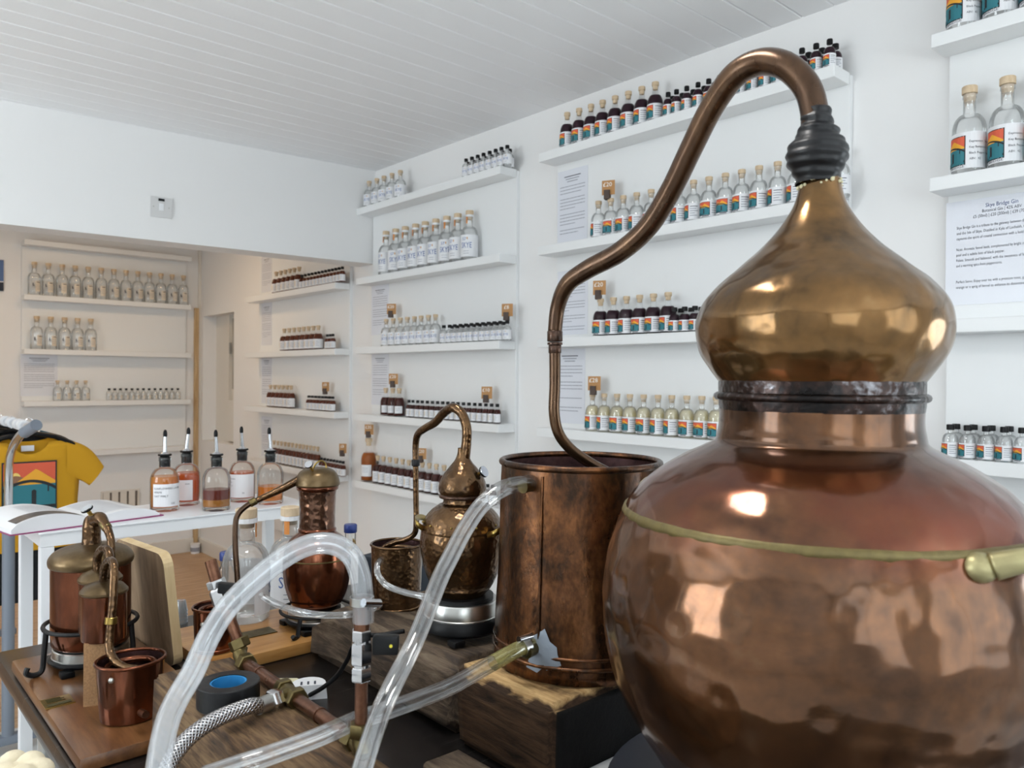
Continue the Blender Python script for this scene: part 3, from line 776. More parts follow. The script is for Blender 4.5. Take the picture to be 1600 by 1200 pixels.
sheet_px(872, 425, 524, .155, 'printed sheet left of the twenty pound dark bottles', lines=((5, .5), (4, .4), (3, .5), (2, .9)))
sheet_px(868, 546, 660, .155, 'printed sheet behind swan neck pipe beside pale yellow bottles', lines=((4, .6), (4, .2), (2, .2), (2, .8)))
X = XW - .016; a = PX(1479, 318, X); b = PX(1479, 478, X); hh = a.z - b.z; ww = .245
BT = ['Skye Bridge Gin is a tribute to the gateway between the Scottish mainland', 'and the Isle of Skye. Distilled in Kyle of Lochalsh, this small-batch gin', 'captures the spirit of coastal connection with a bold and aromatic profile.', None, 'Nose: Aromatic fennel leads, complemented by bright citrus from orange', 'peel and a subtle hint of black pepper.', 'Palate: Smooth and balanced, with the sweetness of fennel, lively orange', 'and a warming spice from peppercorns.', None, None, 'Perfect Serve: Enjoy over ice with a premium tonic, garnished with a slice of', 'orange or a sprig of fennel to enhance its distinctive botanicals.']
rich = [('Skye Bridge Gin', ww * .5, hh * .91, .0135, ww * .28, 2, True), ('Botanical Gin | 42% ABV', ww * .5, hh * .865, .0105, ww * .34, 0, True), ('£5 (50ml) | £20 (200ml) | £39 (700ml)', ww * .5, hh * .82, .0105, ww * .5, 0, True)]
for i, l in enumerate(BT):
    if l: rich.append((l, ww * .1, hh * (.73 - .052 * i), .0095, ww * .84 * (len(l) / 76), 0, False))
sheet(Vector((X, a.y, b.z)), FRX, ww, hh, 'large gin information sheet below two big bottles, right edge', rich=rich)
for (yt, yb, w_) in ((402, 458, 'top'), (475, 540, 'second'), (557, 630, 'third'), (650, 712, 'lowest')):
    sheet_px(409, yt, yb, .15, f'{w_} printed sheet on the back-room side shelves')
Y = YB - .016; a = PY(32, 553, Y); b = PY(32, 619, Y)
sheet(Vector((a.x, Y, b.z)), FRY, .21, a.z - b.z, 'printed sheet left of small bottles on back-room end wall')

def price(px, ytop, X, label, text, w_=.046, h_=.050, yclip=None):
    c = PX(px, ytop, X); fwd = Vector((-c.x, -c.y, 0)).normalized(); n = (fwd + Vector((-.6, 0, 0))).normalized(); U = Vector((0, 0, 1)).cross(n)
    t = thing('price_tag', label, 'price tag', (c.x, c.y, c.z - .066)); fr = (U, Vector((0, 0, 1)), n)
    mb = MB(); frame_mb(mb, Vector((0, 0, 0)), fr, -w_ / 2, w_ / 2, .066 - h_, .066, .010, .0115); mb.build('card', KRAFT, t)
    mb = MB(); frame_mb(mb, Vector((0, 0, 0)), fr, -.014, .006, 0.0, .032, .0116, .020); frame_mb(mb, Vector((0, 0, 0)), fr, -.014, .006, 0, .032, -.002, .0098); mb.build('clip', CLIP, t)
    mb = MB(); put_text(mb, text, .021, lambda x, y: U * (x - .003) + Vector((0, 0, 1)) * (.045 + y) + n * .0119, 0, True, w_ * (.68 if len(text) > 2 else .45)); mb.build('price', CHALK, t, recalc=False)
XT = XW - .016 - .045
price(952, 283, XT, 'brown £20 tag clipped on a clear bottle behind swan neck', '£20')
price(938, 439, XT, 'brown £20 tag clipped on the first dark bottle behind swan neck', '£20')
price(930, 588, XT, 'brown £28 tag clipped on the first pale yellow bottle', '£28')
price(613, 475, XT, 'brown £20 tag above clear corked bottles beside the header', '£20')
price(794, 475, XT, 'brown £8 tag at the end of the clear miniatures', '£8')
price(616, 584, XT, 'brown £20 tag above three dark corked bottles', '£20')
price(762, 604, XT, 'brown £10 tag above the dark miniatures beside the header', '£10')
price(578, 663, XT, 'brown £35 tag on the lone big amber bottle', '£35')
price(660, 700, XT, 'brown £20 tag above the long row of dark liqueur bottles', '£20')
price(510, 597, XT, 'kraft tag above brown miniatures, fourth back-room side shelf', '£8', .04)
price(537, 693, XT, 'kraft tag above brown miniatures, lowest back-room side shelf', '£8', .04)
# fused spur plate on the header
hc = PY(250, 325, hy(.95)); e = Vector((1, -.0625, 0)).normalized(); nn = Vector((-.0625, -1, 0)).normalized()
hc.y = hy(hc.x); t = thing('fused_spur_switch', 'small white electrical switch plate on the header wall', 'switch', hc)
fr = (e, Vector((0, 0, 1)), nn)
GP = simple('switch_plastic', srgb(214, 214, 214), .3)
mb = MB(); frame_mb(mb, Vector((0, 0, 0)), fr, -.043, .043, -.043, .043, .0005, .009); mb.build('plate', GP, t)
mb = MB(); frame_mb(mb, Vector((0, 0, 0)), fr, -.009, .009, -.014, .016, .0092, .012); mb.build('rocker', WHITE, t)
mb = MB(); frame_mb(mb, Vector((0, 0, 0)), fr, -.012, .013, .026, .037, .0092, .0105); mb.build('fuse_cover', BLK, t)
for sx in (-.031, .031):
    mb = MB(); M = Matrix.Translation(e * sx + nn * .0092) @ Matrix((e, Vector((0, 0, 1)), nn)).transposed().to_4x4(); mb.lathe([(0, 0), (.0032, 0), (.0032, .001), (0, .001)], seg=10, mtx=M); mb.build('screw', STEEL, t)
# poster and air grille of the back wall
p0 = PY(-70, 400, YB); p1 = PY(5, 455, YB)
t = thing('wall_poster', 'blue poster at the left edge of the back-room wall', 'poster', (p0.x, YB, p1.z))
W_, H_ = p1.x - p0.x, p0.z - p1.z
mb = MB(); frame_mb(mb, Vector((0, 0, 0)), FRY, 0, W_, 0, H_, .0005, .012); mb.build('panel', simple('poster_blue', srgb(86, 116, 168), .4), t)
mb = MB(); frame_mb(mb, Vector((0, 0, 0)), FRY, 0, W_, 0, H_ * .28, .0122, .013); mb.build('print', simple('poster_navy', srgb(30, 40, 62), .4), t)
mb = MB(); frame_mb(mb, Vector((0, 0, 0)), FRY, 0, W_, H_ * .28, H_ * .31, .0122, .0131); mb.build('stripe', PAPER, t)
p0 = PY(157, 768, YB - .016); p1 = PY(217, 800, YB - .016)
t = thing('air_grille', 'small white slotted vent cover low on back-room wall', 'vent', (p0.x, YB - .016, p1.z - .02))
W_ = p1.x - p0.x; H_ = p0.z - p1.z + .02
mb = MB()
for a in ((0, W_, 0, .012), (0, W_, H_ - .012, H_), (0, .012, .012, H_ - .012), (W_ - .012, W_, .012, H_ - .012)): frame_mb(mb, Vector((0, 0, 0)), FRY, *a, .0005, .012)
mb.build('frame', TRIM, t)
for i in range(4):
    x = .016 + (W_ - .03) * i / 4; mb = MB(); frame_mb(mb, Vector((0, 0, 0)), FRY, x, x + (W_ - .03) / 4 - .014, .013, H_ - .013, .001, .009); mb.build('slat', TRIM, t)
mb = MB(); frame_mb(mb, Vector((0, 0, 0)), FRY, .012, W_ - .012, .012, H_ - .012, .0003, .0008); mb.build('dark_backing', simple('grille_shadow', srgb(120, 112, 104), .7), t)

# ------------------------------------------------------------------ clothes rail
RX, RY0 = XY(14, 2.66)
t = thing('clothes_rail', 'chrome clothes rail with grey end cap beside the white table', 'clothes rail', (RX, RY0, 0))
zb = ZY(50, 668, 2.55)
e1 = P(57, 664, 2.50); rr = .0135
path = [Vector((RX, RY0, .10)), Vector((RX, RY0, .6)), Vector((RX, RY0, ZY(12, 760, 2.66))), P(15, 715, 2.63), P(26, 688, 2.59), P(40, 672, 2.55)]
MB().tube(spline(path, 8), rr, 14).build('upright', CHROME, t, True, world=True)
MB().tube([P(38, 676, 2.545), e1], .0185, 16).build('end_cap', GREYP, t, True, world=True)
d = Vector((0, 1, 0)); rail0 = P(46, 667, 2.54)
MB().tube([rail0, rail0 + d * 1.5], .012, 12).build('hanging_bar', CHROME, t, True, world=True)
MB().tube([rail0 + d * 1.5, Vector((rail0.x, rail0.y + 1.5, .1))], rr, 12).build('upright', CHROME, t, True, world=True)
MB().tube([Vector((RX, RY0, .05)), Vector((RX, RY0, .75))], .019, 12).build('lower_tube', GREYP, t, True, world=True)
for yy in (RY0, rail0.y + 1.5):
    f = MB().bevbox(RX - .24, RX + .24, yy - .02, yy + .02, .03, .06, .006); f.build('foot', GREYP, t, True, world=True)
for k, q in enumerate((.10, .17, .30, .42)):
    c = rail0 + d * q; M = Matrix.Translation(c) @ Matrix.Rotation(PI / 2, 4, 'X')
    MB().lathe([(.0122, -.02), (.019, -.02), (.019, .02), (.0122, .02)], seg=14, mtx=M).build('size_ring', PAPER, t, True, world=True)

def shirt(yoff, wid, hgt, m, label, print_=False, drop=.055, xoff=0, sleeve=.17, hang=True):
    c = rail0 + d * yoff; ox, oy = c.x + xoff, c.y; ztop = c.z - drop
    t = thing('t_shirt', label, 't-shirt', (ox, oy, ztop - hgt), 'shirts on the clothes rail')
    # half outline (x, z from top): neck, shoulder, sleeve, side, hem
    o = [(.062, 0.004), (.5 * wid, -.035), (.5 * wid + sleeve * .45, -.10), (.5 * wid + sleeve * .62, -.165), (.5 * wid + sleeve * .18, -.195), (.5 * wid * .98, -.15), (.5 * wid * .96, -hgt * .6), (.5 * wid * .99, -hgt)]
    def side(sgn, back):
        rows = []
        nz = 14
        return rows
    mb = MB(); th = .016
    zs = [0.004 - (hgt + .004) * i / 22 for i in range(23)]
    def halfw(z):
        best = 0
        pts = [(.062, .004), (.5 * wid, -.035), (.5 * wid, -.15), (.5 * wid * .96, -hgt * .6), (.5 * wid, -hgt)]
        for (xa, za), (xb, zb_) in zip(pts, pts[1:]):
            if zb_ <= z <= za: return xa + (xb - xa) * ((za - z) / max(1e-6, za - zb_))
        return pts[-1][0]
    NX = 16
    for sd in (-1, 1):
        rows = []
        for z in zs:
            h = halfw(z); row_ = []
            for i in range(NX + 1):
                u = -1 + 2 * i / NX; x = h * u
                neck = 0
                if sd < 0:
                    zz = min(z, .004 - .062 * math.sqrt(max(0, 1 - (x / .066) ** 2)) if abs(x) < .066 else z)
                else: zz = min(z, .004 - .018 * math.sqrt(max(0, 1 - (x / .066) ** 2)) if abs(x) < .066 else z)
                bul = (1 - u * u) ** .5 * th * (1 + .25 * noise.noise(Vector((x * 9, z * 7, yoff * 5))))
                row_.append((x, sd * bul, hgt + zz))
            rows.append(row_)
        mb.quad_grid(rows)
    mb.build('body', m, t, 'all')
    for sg in (-1, 1):
        tp_ = spline([(.5 * wid - .045, 0, -.012), (.5 * wid + .005, 0, -.030), (.5 * wid + .045, 0, -.062), (.5 * wid + .082, 0, -.118)], 4)
        bt_ = spline([(.5 * wid - .045, 0, -.150), (.5 * wid - .012, 0, -.158), (.5 * wid + .012, 0, -.170), (.5 * wid + .032, 0, -.186)], 4)
        s2 = MB(); rows = []
        for a, b in zip(tp_, bt_):
            c_ = (a + b) / 2; h_ = (a - b) / 2
            rows.append([Vector((sg * (c_ + h_ * math.cos(2 * PI * k / 16)).x, .0175 * math.sin(2 * PI * k / 16), hgt + (c_ + h_ * math.cos(2 * PI * k / 16)).z)) for k in range(16)])
        s2.quad_grid(rows, 0, True); s2.build('sleeve', m, t, 'all')
    if hang:
        h = MB(); h.tube([Vector((-.17, 0, hgt - .045)), Vector((-.08, 0, hgt + .002)), Vector((0, 0, hgt + .018)), Vector((.08, 0, hgt + .002)), Vector((.17, 0, hgt - .045))], .009, 8)
        hk = h.build('hanger', BLK, t, True)
        MB().tube([Vector((0, 0, hgt + .018)), Vector((0, 0, hgt + drop - .016)), Vector((.012, 0, hgt + drop - .004)), Vector((.012, 0, hgt + drop + .008)), Vector((0, 0, hgt + drop + .0165)), Vector((-.012, 0, hgt + drop + .008))], .0014, 6).build('hook', CHROME, hk, True)
    if print_:
        pm = MB(); w2 = .080
        def add(xa, xb, lo, hi, mm, lay, n):
            xs = [xa + (xb - xa) * i / n for i in range(n + 1)]
            yy = lambda x, z: -(1 - min(.99, abs(x) / (.5 * wid)) ** 2) ** .5 * th * 1.26 - .0008 - .0004 * lay
            pm.quad_grid([[(x, yy(x, 0), lo(x)) for x in xs], [(x, yy(x, 0), hi(x)) for x in xs]], mm)
        art(add, -w2, w2, hgt - .262, hgt - .088, range(7), 24)
        pm.build('chest_print', ARTM, t, recalc=False)
        MB().box(-.022, .018, .008, .0095, hgt - .048, hgt - .028).build('neck_tag', PAPER, t)
    return t
shirt(.28, .325, .40, YEL, 'yellow t-shirt with framed bridge and lighthouse print', True, xoff=.048)
shirt(.44, .40, .62, DARKCL, 'black t-shirt hanging right behind the yellow one', xoff=.02)
shirt(.58, .40, .60, NAVYCL, 'blue t-shirt third on the clothes rail', xoff=-.02)
shirt(.72, .45, .66, DARKCL, 'black t-shirt hanging behind the blue one', xoff=.02)
shirt(.9, .45, .66, TEALCL, 'teal t-shirt hanging farthest back on the rail', xoff=.02)
# ------------------------------------------------------------------ tables
TZ = .80
t = thing('steel_table', 'dark steel work table carrying the copper stills', 'table', (.236, .0, 0))
X0, X1, Y0, Y1 = .236, 1.15, -.05, 1.64
MB().bevbox(X0, X1, Y0, Y1, TZ - .035, TZ, .014).build('table_top', TABLEM, t, True, world=True)
for (x, y) in ((X0 + .08, Y0 + .06), (X1 - .06, Y0 + .06), (X0 + .08, Y1 - .07), (X1 - .06, Y1 - .07)):
    MB().bevbox(x - .02, x + .02, y - .02, y + .02, 0, TZ - .036, .004).build('leg', STEEL, t, world=True)
MB().bevbox(X0 + .05, X1 - .03, Y0 + .03, Y1 - .04, .25, .27, .004).build('lower_shelf', TABLEM, t, world=True)

WT = CZ - .36
t = thing('console_table', 'narrow white metal table with open book and bottles', 'table', (.39, 2.04, 0))
MB().bevbox(.38, 1.06, 2.035, 2.305, WT - .004, WT, .0015).build('table_top', WHITE, t, world=True)
f = MB(); f.box(.385, 1.055, 2.04, 2.062, WT - .034, WT - .0045); f.box(.385, 1.055, 2.278, 2.30, WT - .034, WT - .0045); f.box(.385, .407, 2.063, 2.277, WT - .034, WT - .0045); f.box(1.033, 1.055, 2.063, 2.277, WT - .034, WT - .0045)
f.build('apron_frame', WHITE, t, world=True)
for (x, y) in ((.385, 2.04), (1.027, 2.04), (.385, 2.272), (1.027, 2.272)):
    MB().bevbox(x, x + .028, y, y + .028, 0, WT - .035, .002).build('leg', WHITE, t, world=True)

# ------------------------------------------------------------------ open book
bx, by = .325, 2.036
ang = math.atan2(2.093 - 2.038, .667 - .325)
t = thing('open_book', 'open book lying on the left end of the white table', 'book', (bx, by, WT), rz=ang)
HW, BD = .172, .225
MB().box(0, HW - .004, 0, BD, .0004, .003).build('cover', MAG, t); MB().box(HW + .004, 2 * HW + .006, 0, BD, .0004, .003).build('cover', MAG, t)
def page_h(u): return .0035 + .018 * (1 - u) ** .5 * (.35 + u * 1.25) + .008 * math.sin(PI * u) 
for sd in (-1, 1):
    rows = []; n = 14
    for i in range(n + 1):
        u = i / n; x = HW + sd * (.001 + (HW - .004) * u); h = page_h(u) * (1.25 if sd < 0 else 1.0) + (.008 if sd < 0 else .003)
        if u == 0: h *= .55
        rows.append([(x, .003, .0032), (x, .003, h), (x, BD - .003, h), (x, BD - .003, .0032)])
    mb = MB().quad_grid(rows, 0, True); mb.poly(rows[0][::-1]); mb.poly(rows[-1])
    pg = mb.build('pages', PAPER, t, True)
    rows = []
    for i in range(1, n):
        u = i / n; x = HW + sd * (.001 + (HW - .004) * u); h = page_h(u) * (1.25 if sd < 0 else 1.0) + (.008 if sd < 0 else .003) + .0006
        if sd < 0: rows.append([(x, .010, h), (x, .062, h)])
        else: rows.append([(x, .10, h), (x, .2, h)]) if u > .75 else None
    MB().quad_grid(rows).build('printed_photo', PHOTO if sd < 0 else simple('faint_print', srgb(196, 190, 182), .5), pg, recalc=False)
    ik = MB()
    for j in range(9 if sd < 0 else 15):
        yb = (.078 if sd < 0 else .03) + j * .0125; pts = []
        for i in range(2, 10):
            u = i / n; x = HW + sd * (.001 + (HW - .004) * u); h = page_h(u) * (1.25 if sd < 0 else 1.0) + (.008 if sd < 0 else .003) + .0005; pts.append((x, h))
        ik.quad_grid([[(x, yb, h) for x, h in pts], [(x, yb + .0022, h) for x, h in pts]])
    o = ik.build('text_lines', INKL, pg, recalc=False); o['kind'] = 'stuff'

# ------------------------------------------------------------------ pourer bottles
def pourer_bottle(px, dep, liq, lev, label, paper=None, turn=0, txt=None, two=None):
    x, y = XY(px, dep); t = thing('pourer_bottle', label, 'bottle', (x, y, WT), 'pourer bottles on the white table')
    R, H = .0365, .143
    pr = bprof(R, H, .0138, .078, .114)
    MB().lathe(pr, seg=28).build('glass_body', GLASS, t, 'all')
    lp = [(r * .93, max(z, .011)) for r, z in pr if z < lev - .001]; rl = lp[-1][0]
    MB().lathe([(0, .011)] + lp[1:] + [(rl, lev), (0, lev)], seg=28).build('liquid', liq, t, True)
    if two: MB().lathe([(0, .012), (R * .932, .012), (R * .932, two[1]), (0, two[1])], seg=28).build('sediment_layer', two[0], t, True)
    s = MB()
    s.lathe([(.0138, H - .026), (.0138, H - .002), (.011, H + .002), (0, H + .002)], seg=16)
    for k in range(4): s.lathe([(.0125, H - .024 + k * .006), (.0143, H - .022 + k * .006), (.0125, H - .020 + k * .006)], seg=16)
    s.lathe([(0, H + .002), (.0165, H + .003), (.0175, H + .006), (.0165, H + .008), (0, H + .008)], seg=18)
    s.build('rubber_stopper', BLK, t, True)
    sp = MB(); sp.lathe([(.013, H + .008), (.008, H + .011), (.0055, H + .014)], seg=14)
    tilt = Vector((random.uniform(-.004, .006), random.uniform(-.003, .003), 0))
    sp.tube([Vector((0, 0, H + .009)), Vector((0, 0, H + .03)) + tilt * .3, Vector((0, 0, H + .058)) + tilt], [.0055, .0048, .0040], 12)
    sp.build('steel_spout', CHROME, t, True)
    MB().lathe([(.0048, H + .054), (.0052, H + .058), (.0050, H + .066), (.003, H + .0715), (0, H + .073)], c=(tilt.x, tilt.y), seg=12).build('spout_cap', BLK, t, 'all')
    if paper:
        a = math.atan2(-y, -x) + turn; a0, a1, z1, z2 = paper; mb = MB()
        def pt(q, z, l): r = R + .0005 + .0003 * l; return (r * math.cos(a + q), r * math.sin(a + q), z)
        n = 12; mb.quad_grid([[pt(a0 + (a1 - a0) * i / n, z, 0) for i in range(n + 1)] for z in (z1, z2)])
        if txt:
            for (s_, q, zz, sz) in txt: put_text(mb, s_, sz, lambda X_, Y_: pt(q + X_ / R, zz + Y_, 1), 1, False)
        mb.build('paper_label', [PAPER, INK], t, recalc=False)
pourer_bottle(258, 2.09, L_TAMB, .092, 'amber pourer bottle with handwritten label, leftmost on white table', (-.95, 1.25, .014, .074), .1, [('SUNFLOWERS LAVER', -.85, .060, .0075), ('VERMI', -.85, .050, .0075), ('OAT MALT', -.85, .040, .0075), ('100', .35, .020, .008)])
pourer_bottle(292, 2.19, L_TORG, .090, 'orange-brown pourer bottle with blank label behind leftmost bottle', (-.9, .45, .016, .072), 0, [('dram', -.1, .06, .006)])
pourer_bottle(339, 2.105, L_TRED, .056, 'half-full red pourer bottle without label in the middle', None, 0, None, (L_TAMB, .030))
pourer_bottle(379, 2.26, L_TORG, .085, 'pourer bottle with wide white label, fourth from left', (-1.2, 1.05, .014, .080), 0, [('Rowan', -1.0, .066, .0065), ('gin', -1.0, .056, .0065), ('2 cl', -1.0, .046, .0065), ('20', 0, .025, .0065)])
pourer_bottle(423, 2.22, L_TAMB, .050, 'golden half-full pourer bottle without label, rightmost on white table')

# ------------------------------------------------------------------ stills: shared helpers
ang = lambda px: math.atan((px - 800) / F)
def radius(L, R, dep, axis):
    d_ = dep / math.cos(ang(axis)); return d_ * math.sin((ang(R) - ang(L)) / 2)
def radl(L, dep, axis):
    d_ = dep / math.cos(ang(axis)); return d_ * math.sin(ang(axis) - ang(L))
def prof(px, dep, pts, base):
    c = math.cos(ang(px)); return [(hw * dep * c / F, ZY(px, y, dep) - base) for hw, y in pts]
def fine(p, n=6):
    q = spline([(a, b, 0) for a, b in p], n); return [(max(0, v.x), v.y) for v in q]
def dents(amp, sc, seed=0):
    def fn(t_, z, r):
        p = Vector((math.cos(t_) * r * sc + seed, math.sin(t_) * r * sc, z * sc))
        dd = noise.voronoi(p)[0]; d_ = -math.log(sum(math.exp(-9 * q) for q in dd)) / 9
        return amp * (d_ - .5) + amp * .8 * noise.noise(p * .3)
    return fn

def hot_plate(x, y, z, r, label, top):
    """top = height of the ring surface"""
    t = thing('hot_plate', label, 'hot plate', (x, y, z)); h = top - z
    MB().lathe([(0, .009), (r * 1.06, .009), (r * 1.12, .013), (r * 1.12, h * .42), (r * 1.06, h * .5), (0, h * .5)], seg=40).build('base', BLK, t, True)
    MB().lathe([(0, h * .5), (r * 1.02, h * .5), (r * 1.02, h * .52), (r, h * .54), (r, h * .86), (r * .97, h * .9), (0, h * .9)], seg=40).build('steel_ring', STEEL, t, True)
    MB().lathe([(0, h * .9), (r * .86, h * .9), (r * .86, h), (0, h)], seg=40).build('plate', BLKM, t, True)
    for sx in (-1, 1):
        for sy in (-1, 1): MB().bevbox(sx * r * .8 - .010, sx * r * .8 + .010, sy * r * .8 - .010, sy * r * .8 + .010, 0, .0095, .003).build('foot', BLK, t, True)
    return t

def thermometer(t, a, b, rd, disc=True):
    a = Vector(a); b = Vector(b); dr = (b - a).normalized()
    s = MB().tube([a - dr * .004, b], rd * .35, 10).build('thermometer', BRASS, t, True, world=True)
    if disc:
        M = Matrix.Translation(b) @ dr.to_track_quat('Z', 'Y').to_matrix().to_4x4()
        MB().lathe([(0, 0), (rd * .9, 0), (rd, rd * .12), (rd, rd * .35), (0, rd * .35)], seg=20, mtx=M).build('dial_rim', BLK, s, True, world=True)
        MB().lathe([(0, rd * .36), (rd * .96, rd * .36), (rd * .96, rd * .5), (0, rd * .5)], seg=20, mtx=M).build('dial', CHROME, s, True, world=True)
    return s

def bucket(px, dep, base, rim_hw, rim_y, bot_hw, label, m, mi, t_hw=None, wall=.0018, sy=1.0, roll=.004, seg=48, dn=None, rings=()):
    x, y = XY(px, dep); t = thing('condenser_bucket', label, 'bucket', (x, y, base)); c = math.cos(ang(px))
    R1 = rim_hw * dep * c / F; R0 = bot_hw * dep * c / F; H = ZY(px, rim_y, dep) - base
    n = 24
    pr = [(0, 0), (R0 * .9, 0), (R0 * 1.0, .002)] + [(R0 + (R1 - R0) * (i / n) ** .9, .002 + (H - .002) * i / n) for i in range(1, n + 1)]
    MB().lathe(pr, seg=seg, fn=dn, sy=sy).build('shell', m, t, 'all' if dn else True)
    MB().lathe([(R1 - wall, H), (R1 - wall - .001, H * .6), (R0 - wall * 2, .006), (0, .006)], seg=seg, sy=sy).build('inside', mi, t, True)
    MB().lathe([(R1 + roll * math.cos(2 * PI * k / 10), H + roll * math.sin(2 * PI * k / 10)) for k in range(11)], seg=seg, sy=sy).build('rolled_rim', m, t, 'all')
    for zz, rr in rings:
        f = zz / H; q = R0 + (R1 - R0) * f
        MB().lathe([(q + rr * math.cos(2 * PI * k / 8), zz + rr * math.sin(2 * PI * k / 8)) for k in range(9)], seg=seg, sy=sy).build('bead', m, t, 'all')
    return t, R0, R1, H

def pipe(t, name, pts, rad, m, n=8, seg=14):
    return MB().tube(spline(pts, n), lerp_list(rad, n) if hasattr(rad, '__len__') else rad, seg).build(name, m, t, 'all', world=True)
def hexnut(mb, a, b, r, seg=6):
    a = Vector(a); b = Vector(b); dr = (b - a); L = dr.length; M = Matrix.Translation(a) @ dr.to_track_quat('Z', 'Y').to_matrix().to_4x4()
    mb.lathe([(0, 0), (r * .9, 0), (r, L * .1), (r, L * .9), (r * .9, L), (0, L)], seg=seg, mtx=M); return mb
def collar(t, name, a, b, r, m, seg=20):
    a = Vector(a); b = Vector(b); dr = (b - a); L = dr.length; M = Matrix.Translation(a) @ dr.to_track_quat('Z', 'Y').to_matrix().to_4x4()
    return MB().lathe([(0, 0), (r * .92, 0), (r, L * .08), (r, L * .92), (r * .92, L), (0, L)], seg=seg, mtx=M).build(name, m, t, True, world=True)

# ------------------------------------------------------------------ big still (right foreground)
AX, AD = 1278, .75
bx, by = XY(AX, AD); BB = CZ - .402
t = thing('large_copper_still', 'large hammered copper pot still with onion head in right foreground', 'still', (bx, by, BB))
BIG = t
zz = lambda y: ZY(AX, y, AD) - BB
low = [(1042, 1205), (1005, 1150), (978, 1100), (960, 1050), (948, 1000), (943, 945), (946, 905), (953, 868), (963, 834), (976, 803)]
mid = [(976, 803), (990, 780), (1008, 759), (1034, 737), (1068, 716), (1098, 701), (1117, 690)]
pl = [(.10, 0.0), (.122, .002)] + [(radl(L, AD, AX), zz(y) * 1.0) for L, y in low]
pl = [(0, 0)] + fine(pl, 8)
MB().lathe(pl, seg=220, fn=dents(.0023, 46)).build('lower_pot', BIGC, t, 'all')
nr = radius(1128, 1452, AD, AX)
pm_ = [(radl(L, AD, AX), zz(y)) for L, y in mid] + [(nr + .0015, zz(676)), (nr, zz(660)), (nr, zz(640))]
MB().lathe(fine(pm_, 9), seg=220, fn=lambda a, z, r: dents(.0019, 46)(a, z, r) * min(1, max(.12, (zz(700) - z) / .02))).build('shoulder', BIGC, t, 'all')
sr = radl(976, AD, AX) + .0008; sz = zz(803)
MB().lathe([(sr - .003, sz - .0045), (sr, sz - .004), (sr + .0006, sz), (sr - .001, sz + .004), (sr - .005, sz + .0048)], seg=160, fn=lambda a, z, r: .0012 * noise.noise(Vector((math.cos(a) * 40, math.sin(a) * 40, z * 90)))).build('brazed_seam', simple('pale_braze', srgb(118, 104, 62), .45, .4, bump=.3, bscale=120, var=.3), t, 'all')
rr = radius(1118, 1460, AD, AX)
MB().lathe([(nr, zz(641)), (nr + .0008, zz(632)), (nr + .001, zz(600)), (nr + .0005, zz(594))], seg=120, fn=dents(.0008, 60)).build('solder_band', BANDC, t, 'all')
MB().lathe([(rr - .004 + .0045 * math.cos(2 * PI * k / 10), zz(620) + .0040 * math.sin(2 * PI * k / 10)) for k in range(11)], seg=120).build('rim_ring', BANDC, t, 'all')
hd = [(1127, 1455, 596), (1113, 1470, 577), (1094, 1489, 548), (1087, 1497, 512), (1093, 1490, 482), (1112, 1464, 452), (1150, 1414, 417), (1186, 1374, 386), (1212, 1342, 355), (1234, 1320, 322), (1244, 1310, 290), (1247, 1306, 270)]
MB().lathe(fine([(radius(L, R, AD, AX), zz(y)) for L, R, y in hd], 8), seg=200, fn=lambda a, z, r: dents(.0020, 48, 5)(a, z, r) * min(1, r / .09)).build('onion_head', HEADC, t, 'all')
tp = [(22, 172), (25, 185), (27, 197), (34, 205), (35, 216), (44, 224), (50, 240), (49, 254), (42, 266), (37, 276), (34, 288)]
MB().lathe(fine([(hw * AD * .93 / F, zz(y)) for hw, y in tp], 5), c=(-r0.x * .003, -r0.y * .003), seg=60, fn=lambda a, z, r: .0016 * noise.noise(Vector((math.cos(a) * 1.6, math.sin(a) * 1.6, z * 60))) + .0008 * math.sin(a + z * 700)).build('rubber_tape_wrap', RUB, t, 'all')
c = MB()
for k in range(26):
    a = 2 * PI * k / 26 + random.uniform(-.1, .1); r_ = radius(1245, 1309, AD, AX) + .001
    c.ball((r_ * math.cos(a), r_ * math.sin(a), zz(289) + random.uniform(-.003, .003)), random.uniform(.0012, .0026), 0, 6)
o = c.build('flux_residue', simple('pale_flux', srgb(214, 206, 170), .8), t, 'all'); o['kind'] = 'stuff'
sw = [(1273, 205, .75), (1272, 172, .75), (1260, 135, .755), (1229, 104, .77), (1190, 97, .795), (1149, 117, .82), (1112, 168, .85), (1080, 232, .88), (1048, 298, .91), (1012, 355, .94), (968, 394, .97), (918, 421, 1.0), (887, 444, 1.02), (872, 478, 1.035), (867, 518, 1.04)]
sr_ = [.0128, .0130, .0132, .0134, .0136, .0136, .0132, .0130, .0128, .0128, .0128, .0122, .0112, .0100, .0094]
SW = pipe(t, 'swan_neck', [P(*q) for q in sw], sr_, SWAN, 8, 20)
collar(SW, 'union_nut', P(867, 517, 1.04), P(867, 534, 1.04), .0104, SWAND)
collar(SW, 'union_ring', P(867, 535, 1.04), P(867, 539, 1.04), .0102, SWAND)
collar(SW, 'union_tail', P(867, 539, 1.04), P(867, 552, 1.04), .0086, SWAND)
lw_ = [(867, 548, 1.04), (867, 600, 1.04), (866, 645, 1.04), (873, 677, 1.043), (892, 702, 1.05), (920, 722, 1.06), (948, 737, 1.07), (975, 748, 1.085)]
pipe(SW, 'worm_inlet_pipe', [P(*q) for q in lw_], [.0076, .0074, .0074, .0074, .0074, .0074, .0074, .0074], SWAN, 8, 16)
